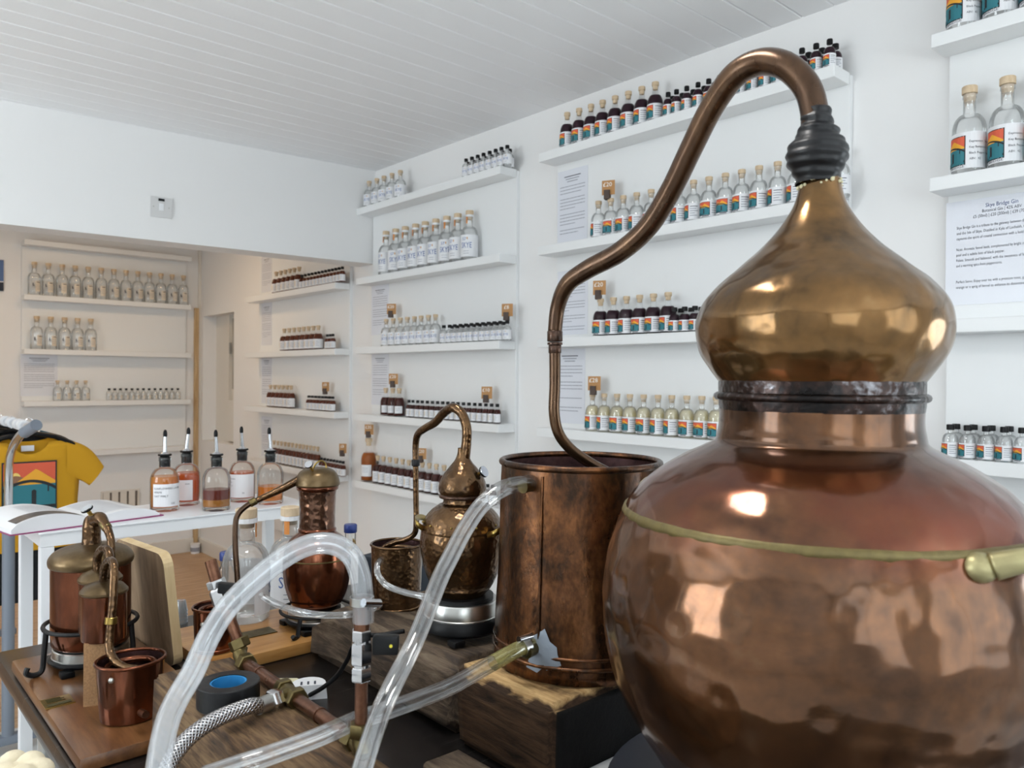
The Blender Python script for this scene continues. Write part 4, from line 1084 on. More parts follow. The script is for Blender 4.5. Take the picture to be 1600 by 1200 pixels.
# handles: cast brass bars on bossed ends, on the seam
PALEB = simple('pale_cast_brass', srgb(176, 166, 122), .38, .6, bump=.1, bscale=60, var=.2)
def handle(phi, name='handle'):
    R_ = sr - .002; z_ = zz(803); h = MB(); p = []
    cs = lambda dphi, dr, dz: Vector(((R_ + dr) * math.cos(phi + dphi), (R_ + dr) * math.sin(phi + dphi), z_ + dz))
    hb = MB().tube(spline([cs(-.26, .010, -.006), cs(-.17, .026, .002), cs(0, .040, .005), cs(.17, .026, .002), cs(.26, .010, -.006)], 6), lerp_list([.0105, .0085, .0095, .0085, .0105], 6), 14).build(name, PALEB, t, 'all')
    for s_ in (-1, 1):
        b = MB().ball(cs(s_ * .29, .003, -.008), .0135, 0, 16, .85); b.build('boss', PALEB, hb, 'all')
az = math.atan2(-by, -bx)
handle(az + .93); handle(az + .93 + PI); 
t2 = thing('burner_ring', 'black round burner under the large copper still', 'burner', (bx, by, TZ + .0205))
MB().lathe([(0, 0), (.15, 0), (.19, .01), (.195, .055), (.20, .060), (.20, .066), (.0, .066)], seg=64).build('pan', simple('blue_black_enamel', srgb(40, 44, 52), .4), t2, True)
t2 = thing('white_tray', 'white board under the burner of the large still', 'tray', (bx, by, TZ))
c0 = PZ(941, 1199, TZ + .02); 
M = Matrix.Translation((0, 0, 0)) @ Matrix.Rotation(0, 4, 'Z')
MB().bevbox(-.115, .27, -.30, .275, .0005, .020, .004).build('board', LINEN, t2, True)

# ------------------------------------------------------------------ big condenser bucket
CB = CZ - .383
t, R0_, R1_, H_ = bucket(908, 1.08, CB, 123, 721, 134, 'tall mottled copper condenser bucket beside the large still', BUCKC, BUCKI, wall=.002, roll=.0045, seg=96, dn=dents(.0011, 34, 9), rings=((.022, .003), (.034, .0025)))
BK = t; cx, cy = t.location.x, t.location.y
toc = math.atan2(-cy, -cx)
def on(phi, z, dr=0): r_ = R0_ + (R1_ - R0_) * (z / H_) + dr; return Vector((cx + r_ * math.cos(toc + phi), cy + r_ * math.sin(toc + phi), CB + z))
s = MB(); s.tube([on(-.45, z_, .0005) for z_ in [.04 + (H_ - .05) * i / 8 for i in range(9)]], .0016, 8); s.build('seam', BUCKC, t, 'all', world=True)
zt_ = ZY(825, 757, 1.0) - CB; zl_ = ZY(828, 1010, .99) - CB
s = MB().tube([on(-.62, zt_, -.004), on(-.62, zt_, .016) + Vector((0, 0, -.001))], .0085, 16).build('upper_spout', BRASSD, t, True, world=True)
s = MB().tube([on(-.50, zl_, -.004), on(-.50, zl_, .020)], .0085, 16).build('lower_spout', BRASSD, t, True, world=True)
pt_ = MB(); rows = []
for i in range(5):
    r_ = .024 * i / 4; rows.append([on(-.43 + (r_ * (1 + .35 * math.sin(3 * k)) * math.cos(2 * PI * k / 14)) / R0_, zl_ - .004 + r_ * (1 + .3 * math.cos(2 * k)) * math.sin(2 * PI * k / 14), .0035 - .003 * (i / 4) ** 2) for k in range(14)])
pt_.quad_grid(rows, 0, True); pt_.build('sealant_patch', PUTTY, t, 'all', world=True, recalc=False)
bh = MB(); q = toc + 1.2
bh.tube(spline([on(.95, H_ - .03, 0), on(1.0, H_ - .012, .03), on(1.2, H_ - .008, .045), on(1.4, H_ - .012, .03), on(1.45, H_ - .03, 0)], 5), .005, 10); bh.build('handle', BRASSD, t, 'all', world=True)
# ------------------------------------------------------------------ timber blocks
def timber(name, x0, x1, y0, y1, z0, z1, m, label, slope=0, amp=.004, cuts=14, round_=.006, top=None, sc=14, dark=None):
    t = thing(name, label, 'timber', ((x0 + x1) / 2, (y0 + y1) / 2, z0)); bm = bmesh.new(); bmesh.ops.create_cube(bm, size=1)
    sx, sy, sz_ = x1 - x0, y1 - y0, z1 - z0
    for v in bm.verts: v.co = Vector((v.co.x * sx, v.co.y * sy, v.co.z * sz_ + sz_ / 2))
    bmesh.ops.bevel(bm, geom=bm.edges[:], offset=round_, segments=2, affect='EDGES')
    bmesh.ops.subdivide_edges(bm, edges=[e for e in bm.edges if e.calc_length() > .02], cuts=cuts, use_grid_fill=True)
    bmesh.ops.triangulate(bm, faces=[f for f in bm.faces if len(f.verts) > 4])
    for v in bm.verts:
        p = Vector((v.co.x * sc + x0 * 31, v.co.y * sc * .45, v.co.z * sc)); n_ = noise.noise_vector(p)
        k = amp * (1.0 if v.co.z > .004 else .0)
        v.co.x += n_.x * k; v.co.y += n_.y * k * .7
        if v.co.z > .02: v.co.z += n_.z * k * .8
        if slope and v.co.y > sy * .28 and v.co.z > .01: v.co.z -= slope * min(1, (v.co.y - sy * .28) / (sy * .2)) ** 1.3 * min(1, v.co.z / sz_)
    mb = MB().add_bm(bm); o = mb.build('timber_body', m, t, 'all'); return t
MIXW, nt_, b_ = mat('hewn_block_timber')
_tc = N(nt_, 'ShaderNodeTexCoord'); _mp = N(nt_, 'ShaderNodeMapping'); _mp.inputs['Scale'].default_value = (9, 1, 9); nt_.links.new(_tc.outputs['Object'], _mp.inputs[0])
_n1 = N(nt_, 'ShaderNodeTexNoise', Scale=13.0, Detail=9.0, Roughness=.68, Distortion=.6); nt_.links.new(_mp.outputs[0], _n1.inputs['Vector'])
_n2 = N(nt_, 'ShaderNodeTexNoise', Scale=14.0, Detail=5.0); nt_.links.new(_tc.outputs['Object'], _n2.inputs['Vector'])
_r1 = N(nt_, 'ShaderNodeValToRGB'); _e = _r1.color_ramp.elements; _e[0].position = .32; _e[0].color = srgb(26, 18, 13); _e[1].position = .7; _e[1].color = srgb(84, 61, 42)
_r2 = N(nt_, 'ShaderNodeValToRGB'); _e = _r2.color_ramp.elements; _e[0].position = .32; _e[0].color = srgb(138, 102, 62); _e[1].position = .62; _e[1].color = srgb(206, 172, 122)
nt_.links.new(_n1.outputs['Fac'], _r1.inputs[0]); nt_.links.new(_n1.outputs['Fac'], _r2.inputs[0])
_sx = N(nt_, 'ShaderNodeSeparateXYZ'); nt_.links.new(_tc.outputs['Object'], _sx.inputs[0])
_ma = N(nt_, 'ShaderNodeMath', operation='MULTIPLY_ADD'); _ma.inputs[1].default_value = .05; nt_.links.new(_n2.outputs['Fac'], _ma.inputs[0]); nt_.links.new(_sx.outputs[2], _ma.inputs[2])
_mr = N(nt_, 'ShaderNodeMapRange'); _mr.inputs['From Min'].default_value = .124; _mr.inputs['From Max'].default_value = .130; nt_.links.new(_ma.outputs[0], _mr.inputs[0])
_mc = N(nt_, 'ShaderNodeMix', data_type='RGBA'); nt_.links.new(_mr.outputs[0], _mc.inputs[0]); nt_.links.new(_r1.outputs[0], _mc.inputs[6]); nt_.links.new(_r2.outputs[0], _mc.inputs[7])
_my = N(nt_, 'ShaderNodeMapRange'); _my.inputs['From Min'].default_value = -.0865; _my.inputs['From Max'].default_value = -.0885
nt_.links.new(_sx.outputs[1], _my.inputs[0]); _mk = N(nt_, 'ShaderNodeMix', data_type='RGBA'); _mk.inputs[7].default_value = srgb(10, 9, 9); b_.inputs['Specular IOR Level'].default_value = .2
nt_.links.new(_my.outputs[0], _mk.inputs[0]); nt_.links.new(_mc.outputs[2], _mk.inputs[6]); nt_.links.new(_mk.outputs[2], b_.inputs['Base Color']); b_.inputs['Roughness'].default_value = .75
_bp = N(nt_, 'ShaderNodeBump', Strength=.6, Distance=.003); nt_.links.new(_n1.outputs['Fac'], _bp.inputs['Height']); nt_.links.new(_bp.outputs[0], b_.inputs['Normal'])
timber('timber_block', .640, .90, .640, .828, TZ, CB, MIXW, 'squared timber block with pale sawn top under the tall bucket', 0, .003, 16, .010)
timber('timber_block', .645, .86, .834, 1.262, TZ, CZ - .392, OLDW2, 'long rough dark timber block under the middle still', .042, .009, 16, .016, sc=9)
BT_ = CZ - .381
timber('timber_beam', .322, .425, .40, 1.045, TZ, BT_, BEAMW, 'square oak beam with tape roll and copper pipe on it', 0, .002, 18, .005)
timber('wood_offcut', .535, .590, .50, .755, TZ, TZ + .036, OLDW2, 'small weathered plank lying on the steel table', 0, .002, 8, .003)

# ------------------------------------------------------------------ middle still
PXM, DM = 724, 1.19
mx_, my_ = XY(PXM, DM); PB = CZ - .388; PT = ZY(PXM, 928, DM)
hot_plate(mx_, my_, PB, .056, 'black and steel hot plate under the middle onion-head still', PT)
t = thing('onion_head_still', 'small copper still with onion head and riveted belly on timber block', 'still', (mx_, my_, PT))
pr = lambda pts: prof(PXM, DM, pts, PT)
MB().lathe([(0, 0), (36 * DM / F, .0)] + fine(pr([(37, 926), (46, 916), (57, 894), (64, 865), (66, 845), (64, 826), (58, 808), (48, 796), (37, 788)]), 6), seg=72, fn=dents(.0005, 90)).build('pot', SMALLC, t, 'all')
MB().lathe(pr([(64.3, 828), (65.3, 826), (64.5, 823)]), seg=64).build('belly_seam', SMALLC, t, 'all')
MB().lathe(fine(pr([(37, 788), (31, 785), (30, 779), (30, 776)]), 4), seg=48).build('collar', SMALLC, t, 'all')
MB().lathe(pr([(33, 778), (36.5, 777), (36.5, 773), (33, 771)]), seg=48).build('rim', SWAND, t, 'all')
MB().lathe(fine(pr([(34, 773), (37.5, 766), (36.5, 755), (31, 742), (22, 730), (13.5, 720), (9, 710), (8, 700)]), 6), seg=56, fn=dents(.0006, 110, 3)).build('onion_head', SMALLC, t, 'all')
for k in range(10):
    a = 2 * PI * k / 10; r_, z_ = pr([(61.5, 815)])[0]; MB().ball((r_ * math.cos(a), r_ * math.sin(a), z_), .0018, 0, 8).build('rivet', BRASS, t, 'all')
sw = pipe(t, 'swan_neck', [P(726, 716, 1.19), P(729, 690, 1.19), P(729, 668, 1.19), P(722, 647, 1.2), P(708, 637, 1.21), P(694, 645, 1.23), P(680, 660, 1.25), P(663, 670, 1.27), P(653, 679, 1.29), P(649.5, 695, 1.30), P(649.5, 722, 1.30)], [.0084, .0075, .0074, .0074, .0074, .0072, .0068, .0064, .0060, .0054, .005], SMALLC, 6, 14)
collar(sw, 'union_nut', P(649.5, 718, 1.30), P(649.5, 728, 1.30), .0068, BLKM)
pipe(sw, 'worm_inlet_pipe', [P(649.5, 726, 1.30), P(650, 780, 1.30), P(650.5, 815, 1.30), P(648, 833, 1.305), P(636, 842, 1.31), P(618, 847, 1.32), P(600, 856, 1.33), P(595, 868, 1.33)], .0048, SMALLC, 6, 12)
thermometer(t, P(746, 742, 1.185), P(754, 738, 1.18), .0088)
def loop_handle(t, pts, r, m=BRASS): return MB().tube(spline([P(*q) for q in pts], 6), r, 8).build('handle', m, t, 'all', world=True)
def strap(t, pts, wdt, m=BRASS):
    c = spline([P(*q) for q in pts], 6); mb = MB(); mb.quad_grid([[p + Vector((0, 0, wdt)), p - Vector((0, 0, wdt))] for p in c])
    o = mb.build('handle', m, t, 'all', world=True, recalc=False); sm = o.modifiers.new('thick', 'SOLIDIFY'); sm.thickness = .0016; return o
strap(t, [(661, 826, 1.17), (652, 819, 1.165), (650, 811, 1.19), (658, 808, 1.22), (667, 811, 1.24)], .0046)
strap(t, [(761, 836, 1.135), (771, 834, 1.12), (782, 829, 1.125), (786, 824, 1.15)], .0046)
t, a0, a1, ah = bucket(622, 1.34, CZ - .396, 40.5, 850, 37, 'small copper bucket beside the middle onion-head still', SMALLC, BUCKI, roll=.0022, rings=((.006, .0018),))
x, y = t.location.x, t.location.y
MB().lathe([(a1 * .74 + .0045 * math.cos(2 * PI * k / 8), ah - .012 + .0045 * math.sin(2 * PI * k / 8)) for k in range(9)], seg=40).build('worm_coil', SMALLC, t, 'all')
tc_ = math.atan2(-y, -x)
MB().tube([Vector((a0 * math.cos(tc_ - .7), a0 * math.sin(tc_ - .7), .012)), Vector(((a0 + .012) * math.cos(tc_ - .7), (a0 + .012) * math.sin(tc_ - .7), .012))], .0042, 10).build('drain_spout', SMALLC, t, True)
MB().tube([Vector((a0 * math.cos(tc_ - .75), a0 * math.sin(tc_ - .75), ah - .02)), Vector(((a0 + .010) * math.cos(tc_ - .75), (a0 + .010) * math.sin(tc_ - .75), ah - .02))], .0042, 10).build('overflow_spout', SMALLC, t, True)

# ------------------------------------------------------------------ column still on golden oak board
OB = TZ + .022
t = thing('oak_board', 'golden oak board under the column still', 'board', (.56, 1.36, TZ))
MB().bevbox(-.085, .18, -.094, .13, .0003, .022, .004).build('board', OAKW, t, True)
p = PZ(400, 988, OB); MB().box(p.x - .05 - .56, p.x + .03 - .56, p.y - .025 - 1.36, p.y + .012 - 1.36, .0222, .0236).build('brass_plaque', BRASSD, t)
PXC, DC = 497, 1.47
cx_, cy_ = XY(PXC, DC); PT = ZY(PXC, 948, DC)
hot_plate(cx_, cy_, OB, .052, 'black and steel hot plate under the tall column still', PT)
t = thing('column_still', 'small copper still with hammered column and domed cap', 'still', (cx_, cy_, PT))
pr = lambda pts: prof(PXC, DC, pts, PT)
MB().lathe([(0, 0)] + fine(pr([(33, 947), (41, 939), (49, 918), (53, 893), (53, 873), (50, 855), (42, 841), (32, 833), (28, 829)]), 6), seg=64, fn=dents(.0003, 80)).build('pot', SMALLP, t, 'all')
MB().lathe(pr([(52.4, 871), (53.6, 870), (52.4, 868)]), seg=56).build('belly_seam', BRASSD, t, 'all')
MB().lathe(pr([(28, 831), (30, 829), (30, 826), (28, 824)]), seg=48).build('flange', SMALLP, t, 'all')
MB().lathe(fine(pr([(28, 828), (28, 800), (29, 775), (30, 766)]), 8), seg=72, fn=dents(.0007, 150)).build('column', HAMM, t, 'all')
MB().lathe(pr([(30, 766), (33, 764), (33.5, 759), (31, 757)]), seg=48).build('column_rim', SMALLP, t, 'all')
MB().lathe(fine(pr([(33, 759), (35.5, 757), (35, 753), (33, 745), (28, 737), (18, 731.5), (6, 730), (0, 729.5)]), 5), seg=56, fn=dents(.0006, 150, 2)).build('domed_cap', BRONZ, t, 'all')
am = pipe(t, 'vapour_arm', [P(479, 744, 1.46), P(470, 748, 1.46), P(440, 764, 1.44), P(412, 777, 1.42), P(395, 785, 1.41)], [.0085, .0082, .0068, .0056, .0050], SMALLC, 6, 14)
collar(am, 'union_nut', P(400, 782, 1.41), P(390, 787, 1.405), .0072, BRASSD)
pipe(am, 'worm_inlet_pipe', [P(394, 785, 1.405), P(382, 793, 1.40), P(372, 804, 1.395), P(368, 820, 1.39), P(368, 860, 1.38), P(371, 905, 1.37), P(371, 940, 1.365), P(362, 955, 1.36)], .0049, SWAN, 6, 12)
thermometer(t, P(487, 733, 1.44), P(483, 727, 1.43), .0075)
loop_handle(t, [(489, 733, 1.45), (494, 724, 1.45), (502, 720, 1.46), (508, 724, 1.47), (510, 732, 1.47)], .0016)
strap(t, [(541, 858, 1.46), (550, 856, 1.45), (556, 850, 1.47), (552, 845, 1.49)], .0045)
st = thing('pot_stand', 'black iron stand around the column still hot plate', 'stand', (cx_, cy_, OB))
rr = .066
MB().lathe([(rr + .003 * math.cos(2 * PI * k / 8), PT - OB - .004 + .003 * math.sin(2 * PI * k / 8)) for k in range(9)], seg=40).build('ring', BLKM, st, 'all')
tc_ = math.atan2(-cy_, -cx_)
for q in (-.45, -.45 + 2 * PI / 3, -.45 + 4 * PI / 3):
    e = Vector((math.cos(tc_ + q), math.sin(tc_ + q), 0)); mb = MB(); s_ = Vector((-e.y, e.x, 0)) * .005
    pts = [e * rr + Vector((0, 0, PT - OB - .004)), e * (rr + .004) + Vector((0, 0, .02)), e * (rr + .010) + Vector((0, 0, .003)), e * (rr + .022) + Vector((0, 0, .003)), e * (rr + .028) + Vector((0, 0, .008))]
    mb.tube(spline(pts, 4), .0042, 6); mb.build('leg', BLKM, st, True)
t, a0, a1, ah = bucket(338, 1.335, OB, 35, 948, 32, 'copper bucket behind the taped valve on oak board', SMALLP, BUCKI, roll=.0025, rings=((.006, .002),))
MB().lathe([(a1 * .72 + .006 * math.cos(2 * PI * k / 8), ah - .008 + .006 * math.sin(2 * PI * k / 8)) for k in range(9)], seg=40).build('worm_coil', SMALLP, t, 'all')
MB().ball((-a1 * .83, -a1 * .62, ah - .02), .004, 0, 10).build('rivet', STEEL, t, 'all')

# ------------------------------------------------------------------ left still on the display board
DB = TZ + .020
t = thing('display_board', 'stained wooden display board with brass plaque at left', 'board', (.345, 1.28, TZ))
MB().bevbox(-.103, .088, -.22, .225, .0003, .020, .006).build('board', DISPW, t, True)
pa = PZ(90, 1097, DB)
mb = MB(); M = Matrix.Translation((pa.x - .345, pa.y - 1.28, .0202)) @ Matrix.Rotation(.0, 4, 'Z'); mb.box(-.019, .019, -.019, .019, 0, .0012, 0, M)
pq = mb.build('brass_plaque', BRASS, t)
mb = MB(); mb.box(-.015, .015, -.015, -.006, .0013, .0018, 0, M)
for k in range(4): mb.box(-.013, .010 - .004 * (k % 2), .000 + k * .004, .0015 + k * .004, .0013, .0018, 0, M)
o = mb.build('engraving', simple('engraved_dark', srgb(90, 84, 50), .5, .6), pq); o['kind'] = 'stuff'
PXL, DL = 144, 1.275
lx, ly = XY(PXL, DL); PT = ZY(PXL, 1003, DL)
hot_plate(lx, ly, DB, .056, 'black and steel hot plate under the left still', PT)
t = thing('double_chamber_still', 'copper still with domed lid and two small chambers at left', 'still', (lx, ly, PT))
pr = lambda pts: prof(PXL, DL, pts, PT)
MB().lathe([(0, 0), (60 * DL * .87 / F, 0)] + pr([(63, 999), (64, 980), (64, 930), (64, 882)]), seg=64, fn=dents(.0003, 60)).build('pot', SMALLP, t, True)
MB().lathe(fine(pr([(64, 882), (67, 880), (68.5, 875), (67.5, 869), (61, 861), (48, 855), (30, 851), (16, 849)]), 4), seg=64).build('domed_lid', BRONZ, t, 'all')
MB().lathe(fine(pr([(16, 849), (15, 838), (15, 828), (14, 818), (10, 808), (0, 803)]), 5), seg=32).build('vapour_dome', SMALLC, t, 'all')
ar = pipe(t, 'vapour_arm', [P(148, 813, 1.275), P(156, 810, 1.26), P(163, 818, 1.25), P(170, 832, 1.24), P(174, 850, 1.23), P(174, 880, 1.225), P(172, 905, 1.22)], [.012, .0105, .0075, .0062, .0058, .0056, .0056], SMALLC, 6, 14)
collar(ar, 'union_nut', P(161, 816, 1.252), P(168, 826, 1.245), .0078, BRASSD)
thermometer(t, P(143, 806, 1.27), P(137, 797, 1.265), .0095)
def chamber(px, dep, lid_y, hw, bot_y, label_part):
    x, y = XY(px, dep); o = Vector((x - lx, y - ly)); c = math.cos(ang(px)); k = dep * c / F; Z = lambda yy: ZY(px, yy, dep) - PT
    b = MB().lathe([(0, Z(bot_y)), (hw * k * .93, Z(bot_y)), (hw * k * .95, Z(bot_y - 3)), (hw * k * .95, Z(lid_y + 4))], c=o, seg=40).build('chamber', SMALLP, t, True)
    MB().lathe([(hw * k * .95, Z(lid_y + 5)), (hw * k, Z(lid_y + 3)), (hw * k, Z(lid_y)), (hw * k * .8, Z(lid_y - 8)), (hw * k * .3, Z(lid_y - 14)), (0, Z(lid_y - 15))], c=o, seg=40).build('chamber_lid', BRONZ, b, True)
    return b
chamber(158, 1.205, 903, 36, 985, 'a'); chamber(164, 1.145, 922, 39, 997, 'b')
pipe(t, 'link_pipe', [P(152, 895, 1.20), P(152, 872, 1.20), P(158, 859, 1.19), P(166, 858, 1.18), P(171, 868, 1.17), P(173, 905, 1.16)], .0062, SMALLC, 6, 12)
dl = pipe(t, 'outlet_pipe', [P(162, 912, 1.145), P(162, 892, 1.14), P(167, 879, 1.135), P(174, 876, 1.125), P(178, 888, 1.11), P(177, 930, 1.10), P(174, 965, 1.095), P(171, 1000, 1.09), P(172, 1018, 1.085), P(180, 1033, 1.075), P(195, 1043, 1.065), P(214, 1046, 1.06)], .0058, SMALLC, 6, 12)
collar(dl, 'union_nut', P(174, 964, 1.095), P(173, 975, 1.094), .0082, BRASS)
st = thing('pot_stand', 'black iron ring stand holding the left still', 'stand', (lx, ly, DB))
rr = 75 * DL * .87 / F; zr = ZY(PXL, 972, DL) - DB
MB().lathe([(rr + .0035 * math.cos(2 * PI * k / 8), zr + .0035 * math.sin(2 * PI * k / 8)) for k in range(9)], seg=48).build('ring', BLKM, st, 'all')
tc_ = math.atan2(-ly, -lx)
for q in (-1.15, 1.0, 3.0):
    e = Vector((math.cos(tc_ + q), math.sin(tc_ + q), 0)); e2 = e
    mb = MB().tube(spline([e * rr + Vector((0, 0, zr)), e * (rr + .003) + Vector((0, 0, zr * .5)), e * (rr + .006) + Vector((0, 0, .008)), e * (rr + .018) + Vector((0, 0, .0042)), e * (rr + .028) + Vector((0, 0, .010)), e * (rr + .026) + Vector((0, 0, .018))], 5), .0042, 8); mb.build('leg', BLKM, st, True)
pb0 = PZ(130, 1105, DB); sb = thing('particle_board_support', 'upright particle board strip under the small copper chamber', 'support', (pb0.x, pb0.y, DB))
c1 = P(133, 1001, 1.13) - Vector((pb0.x, pb0.y, DB)); hh = c1.z
U = Vector((.75, -.3, 0)).normalized() * .036
mb = MB(); nrm = Vector((-U.y, U.x, 0)).normalized() * .012; top_off = Vector((.003, .012, hh))
rows = [[Vector((0, 0, 0)), U, U + nrm, nrm], [top_off, top_off + U, top_off + U + nrm, top_off + nrm]]
mb.quad_grid(rows, 0, True); mb.poly(rows[0][::-1]); mb.poly(rows[1]); mb.build('strip', PBOARD, sb)
t, a0, a1, ah = bucket(206, 1.075, DB, 55, 1031, 48, 'shiny copper bucket in front of the left still', SMALLP, BUCKI, roll=.0026, seg=56, sy=.92)
MB().lathe([(a1 * .72 + .0052 * math.cos(2 * PI * k / 8), ah - .010 + .0052 * math.sin(2 * PI * k / 8)) for k in range(9)], seg=40, sy=.92).build('worm_coil', SMALLP, t, 'all')
x, y = t.location.x, t.location.y
sp0 = P(220, 1113, 1.035); sp1 = P(228, 1117, 1.02); MB().tube([sp0, sp1], .0048, 12).build('outlet_spout', PIPE, t, True, world=True)
for q in (.9, -2.4): MB().ball((a1 * .96 * math.cos(q), a1 * .88 * math.sin(q), ah - .014), .0045, 0, 10).build('rivet', STEEL, t, 'all')

# leaning chopping board, stacked cups
b0 = Vector((.4655, 1.345, TZ)); t = thing('chopping_board', 'rounded wooden chopping board leaning behind the left still', 'chopping board', b0)
Wd, Hd, Td = .20, .195, .016; rc = .022; out = []
for cxx, czz, a_ in ((Wd - rc, rc, -PI / 2), (Wd - rc, Hd - rc, 0), (rc, Hd - rc, PI / 2), (rc, rc, PI)):
    for k in range(6): q = a_ + PI / 2 * k / 5; out.append((cxx + rc * math.cos(q), czz + rc * math.sin(q)))
M = Matrix.Rotation(.10, 4, 'Z') @ Matrix.Rotation(-.11, 4, 'Y')
mb = MB(); A = [M @ Vector((0, y_, z_)) for y_, z_ in out]; B_ = [M @ Vector((-Td, y_, z_)) for y_, z_ in out]
mb.poly(A, 0); mb.poly(B_[::-1], 0); mb.quad_grid([A, B_], 1, True); 
mz = min(v[2] for v in mb.v); mb.build('board', [CHOPW, CHOPE], t, off=(0, 0, -mz + .0003))
p = PZ(283, 973, TZ)
for k in range(4):
    lbl = ['bottom cup', 'second cup', 'third cup', 'top cup'][k] + ' in the stack of clear plastic sample cups'
    c = thing('plastic_cup', lbl, 'cup', (p.x, p.y, TZ + .0004 + k * .0075), 'stack of clear sample cups')
    MB().lathe([(0, .022), (.0085, .022), (.0118, .0025), (.0128, .0025), (.0128, 0), (.0112, 0), (.0080, .0212), (0, .0212)], seg=20).build('cup', PLASTIC, c, True)
#SECTION_PLUMB
# ------------------------------------------------------------------ pipework on the beam
zp = BT_ + .0088
t = thing('copper_pipework', 'copper pipe run with brass tee and valves on the oak beam', 'pipework', (.415, .85, BT_))
A_ = Vector((.418, .985, zp)); B_ = Vector((.414, .70, zp)); L_ = lambda q: A_ + (B_ - A_) * q
MB().tube([A_, L_(.43)], .0075, 16).build('pipe', PIPE, t, True, world=True)
MB().tube([L_(.50), B_], .0075, 16).build('pipe', PIPE, t, True, world=True)
for q in (.16, .72): collar(t, 'joint_ring', L_(q), L_(q + .012), .0087, PIPE)
tee = MB(); hexnut(tee, L_(.385), L_(.425), .0135); hexnut(tee, L_(.505), L_(.545), .0135); tee.tube([L_(.42), L_(.51)], .0098, 14)
tl = L_(.465); lf = Vector((-1, -.28, .04)).normalized(); tee.tube([tl, tl + lf * .018], .0095, 14); tee.build('brass_tee', BRASSD, t, True, world=True)
n_ = MB(); hexnut(n_, tl + lf * .016, tl + lf * .030, .0125); n_.build('steel_nut', NUT, t, True, world=True)
v0 = A_ + Vector((0, .012, .002)); q_ = [P(376, 1012, 1.035), P(366, 985, 1.04), P(349, 940, 1.045), P(341, 915, 1.05), P(337, 902, 1.05), P(329, 876, 1.055)]
e_ = MB(); e_.tube(spline([A_, v0 + Vector((0, .004, .004)), q_[0]], 5), .0092, 14); hexnut(e_, A_ + Vector((0, -.010, 0)), A_ + Vector((0, .004, 0)), .0132); hexnut(e_, P(377, 1013, 1.035), P(371, 998, 1.037), .0135); e_.build('brass_elbow', BRASSD, t, True, world=True)
MB().tube([q_[0], q_[2]], .0075, 16).build('pipe', PIPE, t, True, world=True)
n_ = MB(); hexnut(n_, P(350, 948, 1.045), P(341, 920, 1.05), .0135, 6); n_.build('valve_body', NUT, t, True, world=True)
n_ = MB(); hexnut(n_, P(340.5, 918, 1.05), P(336.5, 906, 1.05), .0125, 6); n_.build('steel_nut', NUT, t, True, world=True)
MB().tube([P(338, 908, 1.05), q_[5]], .0078, 16).build('pipe', PIPE, t, True, world=True)
MB().tube([q_[5], q_[5] + (q_[4] - q_[5]) * .02], .0066, 14).build('pipe_bore', BLKM, t, True, world=True)
lv = MB(); c_ = P(362, 921, 1.035); M = Matrix.Translation(c_) @ Matrix.Rotation(math.radians(-42), 4, 'Z') @ Matrix.Rotation(.1, 4, 'Y'); lv.bevbox(-.017, .015, -.007, .007, -.006, .008, .003, 0, M); lv.build('valve_lever', BLK, t, True, world=True)
RD = .78; RX_, RYy = XY(567.5, RD)
Zr = lambda y: ZY(567.5, y, RD)
rp = lambda y: Vector((RX_, RYy, Zr(y)))
e_ = MB(); e_.tube(spline([B_, Vector((RX_, RYy, zp)) + Vector((0, -.004, 0)), Vector((RX_, RYy, zp + .010)), rp(1135)], 5), .0090, 14); hexnut(e_, B_ + Vector((0, .012, 0)), B_ + Vector((0, -.002, 0)), .0132); hexnut(e_, rp(1152), rp(1130), .0125); e_.build('brass_elbow', BRASSD, t, True, world=True)
MB().tube([rp(1134), rp(1058)], .0066, 16).build('riser_pipe', PIPE, t, True, world=True)
n_ = MB(); hexnut(n_, rp(1064), rp(1042), .0108); n_.tube([rp(1044), rp(1034)], .0088, 16); n_.build('steel_nut', NUT, t, True, world=True)
n_ = MB(); hexnut(n_, rp(1038), rp(1004), .0112); n_.tube([rp(1006), rp(998)], .0092, 16); n_.build('valve_body', NUT, t, True, world=True)
n_ = MB(); hexnut(n_, rp(1002), rp(984), .0104); n_.build('steel_nut', NUT, t, True, world=True)
MB().tube([rp(988), rp(936)], .0080, 16).build('hose_tail', PIPE, t, True, world=True)
lv = MB(); c_ = P(603, 1006, .775); M = Matrix.Translation(c_) @ Matrix.Rotation(math.radians(-42), 4, 'Z'); lv.bevbox(-.013, .013, -.006, .006, -.010, .009, .003, 0, M); lo = lv.build('valve_lever', BLK, t, True, world=True)
lv = MB(); M2 = M @ Matrix.Translation((.006, -.0064, .0)) @ Matrix.Rotation(PI / 2, 4, 'X'); lv.lathe([(0, 0), (.0016, 0), (.0016, .0008), (0, .0008)], seg=10, mtx=M2); lv.build('lever_dot', simple('yellow_dot', srgb(220, 210, 60), .5), lo, world=True)

# braided hose from the tee
h0 = tl + lf * .030
t = thing('braided_hose', 'braided steel hose leaving the brass tee on the beam', 'hose', h0)
h1 = h0 + lf * .016
MB().tube([h0, h1], .0095, 16).build('ferrule', STEEL, t, True, world=True)
hp = [h1, P(392, 1103, .862), P(355, 1116, .838), P(320, 1134, .815), P(291, 1157, .795), P(270, 1184, .775), P(258, 1215, .755), P(250, 1260, .735)]
MB().tube(spline(hp, 8), .0088, 18).build('braid', BRAID, t, 'all', world=True)

